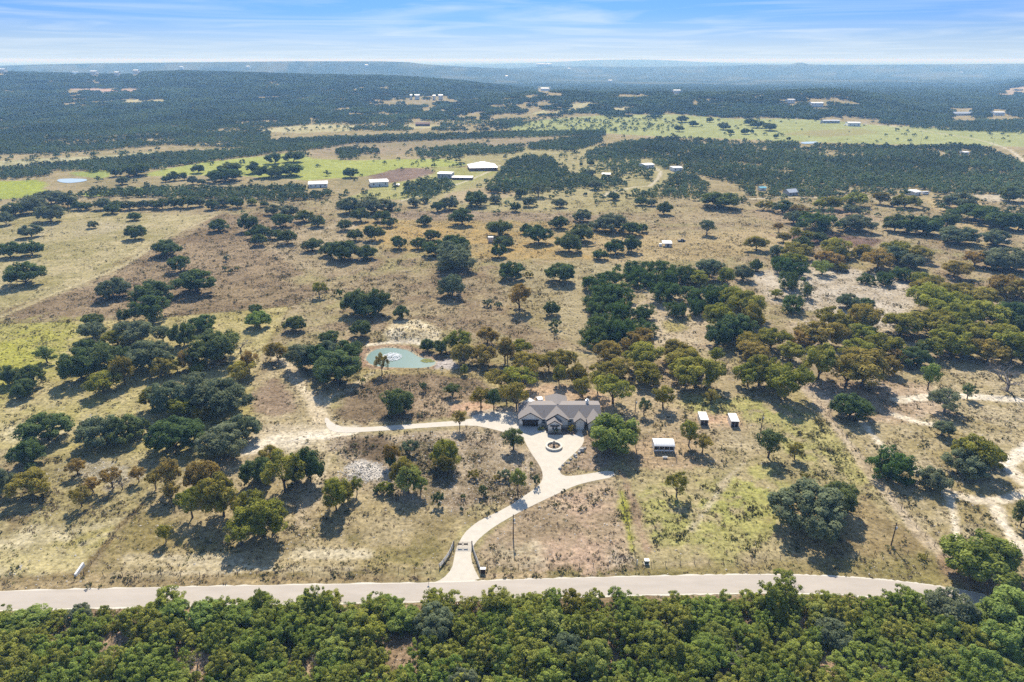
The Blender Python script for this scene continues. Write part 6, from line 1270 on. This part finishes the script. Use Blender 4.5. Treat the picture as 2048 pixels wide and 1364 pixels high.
far_building('white_shed', 'small white shed among oaks below the far right road', 'shed', 1930, 309, 11, 7, 3.2, 1.2, R(12), nwin=1)
for px, py, w_, lab in ((4, 147, 12, 'white house at the left edge of the far ridge'), (151, 148, 10, 'white house on the far left ridge, right of the edge one'), (188, 151, 11, 'widest white house on the far left ridge'), (234, 153, 8, 'white house low on the far left ridge beside the widest one'), (272, 149, 9, 'white house at the right end of the far left ridge group')):
    far_building('ridge_house', lab, 'house', px, py, w_, 18, 12, 5, R(8), nwin=3, group='white houses on the far left ridge', lift=4)
for px, py, w_, lab in ((363, 139, 6, 'white speck of a house high on the blue ridge, leftmost'), (496, 138, 6, 'white speck of a house high on the blue ridge, middle one'), (733, 135, 6, 'white speck of a house high on the blue ridge, rightmost')):
    far_building('ridge_house', lab, 'house', px, py, w_, 40, 16, 8, R(8), nwin=2, group='white specks on the blue ridge', lift=6)
far_building('white_hall', 'long white building on the hazy plain at centre', 'building', 1088, 133, 30, 60, 26, 8, R(2), nwin=4, lift=4)
for px, py, w_, lab in ((1013, 157, 5, 'lone white house speck on the blue plain left of centre'), (1138, 140, 5, 'lone white house speck below the long white hall'), (1220, 166, 7, 'white house speck on the blue plain right of the crest house'), (1922, 148, 6, 'white house speck on the blue plain near the right edge')):
    far_building('white_house', lab, 'house', px, py, w_, 24, 14, 6, R(5), nwin=2, lift=5)
# ================================================================== LABELS FOR THE TREES: kind, size, and where each stands among named landmarks
MARKS = [('oval pond', 803, 716), ('pale pond mound', 820, 660), ('ranch house', 1120, 825), ('stone ring fountain', 1108, 894), ('entrance gate', 926, 1087), ('livestock shed', 1328, 890), ('pair of narrow sheds', 1438, 838), ('pale rubble heap', 727, 943), ('bend of the lane', 655, 850), ('square water tank', 981, 477), ('dark pickup truck', 1363, 480), ('lower right pole', 1782, 1080), ('yellow green meadow', 70, 715), ('right metal barn', 756, 366), ('left metal barn', 634, 369), ('mown meadow corner', 580, 612), ('bare track fork', 1900, 990), ('fallen grey branches', 1607, 965), ('white roadside wall', 160, 1142), ('rocky white clearing', 1780, 620), ('white roofed pavilion', 963, 335), ('gabled white cabin', 1828, 388), ('far left pond', 140, 362), ('far right white barn', 1708, 248), ('brown weedy slope', 380, 510), ('slanting fence top', 1610, 775), ('big bare tree', 2010, 750), ('stony gap', 1340, 660), ('curved drive pole', 1027, 1055), ('pole right of the house', 1268, 820), ('small utility box', 1293, 1125), ('mauve weed patch', 1680, 482), ('mown grass circle', 548, 795), ('winding pale lane', 1280, 375)]
FGM = [('driveway mouth', 910, 1170), ('thicket clearing', 805, 1310), ('lower left gap', 220, 1290), ('road bend', 1900, 1190), ('leafless grey bush', 1460, 1330), ('left road end', 60, 1215), ('tall roadside juniper', 636, 1190), ('high right clump', 1545, 1170)]
ORD = ['first', 'second', 'third', 'fourth', 'fifth', 'sixth', 'seventh', 'eighth', 'ninth', 'tenth', 'eleventh', 'twelfth', 'thirteenth', 'fourteenth', 'fifteenth', 'sixteenth', 'seventeenth', 'eighteenth', 'nineteenth', 'twentieth'] + ['farthest'] * 40
NOUN = {'d': 'dark green live oak', 'g': 'grey green live oak', 'v': 'bright green oak', 'y': 'olive brown autumn oak', 'r': 'rust brown autumn oak', 'j': 'dark green cedar', 'J': 'green juniper', 'b': 'leafless grey tree', 's': 'low shrub'}
CATN = {'s': 'shrub'}
GRP = {'d': 'live oaks on the pasture', 'g': 'live oaks on the pasture', 'v': 'live oaks on the pasture', 'y': 'autumn oaks', 'r': 'autumn oaks', 'j': 'cedars behind the house', 'J': 'junipers below the road', 'b': 'leafless trees', 's': 'shrubs on the open ground'}
def side(px, py, mx_, my):
    dx_, dy_ = px - mx_, (py - my) * 1.6
    if abs(dx_) > abs(dy_): return 'right of' if dx_ > 0 else 'left of'
    return 'in front of' if dy_ > 0 else 'behind'
groups = {}
for t in TREES:
    o = t['o']; o['category'] = CATN.get(t['k'], 'tree'); o['group'] = GRP[t['k']] if not t['fg'] or t['k'] == 'J' else 'odd trees in the thicket below the road'
    wpx = t['w'] * F_PX / (t['Y'] * ct + 46)
    if t['fg']:
        ms = FGM; noun = NOUN[t['k']] + ' in the thicket'
        if t['k'] == 'J':
            row = int(max(0, np.interp(t['X'], xs_e[:, 0], xs_e[:, 1]) - t['Y']) // 4.6); noun = ['front-row', 'second-row', 'third-row', 'fourth-row', 'fifth-row', 'sixth-row', 'seventh-row', 'lowest-row', 'lowest-row', 'lowest-row', 'lowest-row'][row] + ' green juniper'
    else: ms = MARKS; noun = NOUN[t['k']]
    if t['k'] == 'J' and t['fg']: ms_ = [(m_[0], m_[1], t['py']) for m_ in FGM]
    else: ms_ = ms
    mk = min(ms_, key=lambda m_: math.hypot(t['px'] - m_[1], (t['py'] - m_[2]) * 1.6))
    sz_ = '' if t['k'] in 's' else ('gappy ' if t['sh'] == 'open' and wpx > 26 else 'small ' if wpx < 28 else 'broad ' if wpx > 58 else '')
    key = (sz_ + noun, side(t['px'], t['py'], mk[1], mk[2]), mk[0])
    groups.setdefault(key, []).append((math.hypot(t['px'] - mk[1], (t['py'] - mk[2]) * 1.6), o))
for (noun, sd, mk), lst in groups.items():
    lst.sort(key=lambda q: q[0])
    for k, (_, o) in enumerate(lst):
        rank = '' if len(lst) == 1 else ('nearest ' if k == 0 else ORD[k] + (' nearest ' if ORD[k] != 'farthest' else ' '))
        o['label'] = f'{noun}, {rank}{sd} the {mk}' if rank else f'{noun} standing {sd} the {mk}'
# ================================================================== AIR
hb = MB().box(-52000, 52000, -900, 62500, -140, 123)
haze = hb.build('haze'); tag(haze, 'pale blue haze filling the air over the valley', kind='stuff')
hm = bpy.data.materials.new('haze'); hm.use_nodes = True; hn = hm.node_tree.nodes; hn.clear()
ho = hn.new('ShaderNodeOutputMaterial'); hv = hn.new('ShaderNodeVolumePrincipled')
hv.inputs['Color'].default_value = (.28, .56, 1.0, 1); hv.inputs['Absorption Color'].default_value = (1, 1, 1, 1); hv.inputs['Density'].default_value = HAZE_DENSITY; hv.inputs['Anisotropy'].default_value = .1
hm.node_tree.links.new(hv.outputs[0], ho.inputs['Volume']); haze.data.materials.append(hm)
try: hm.cycles.volume_sampling = 'DISTANCE'
except Exception: pass
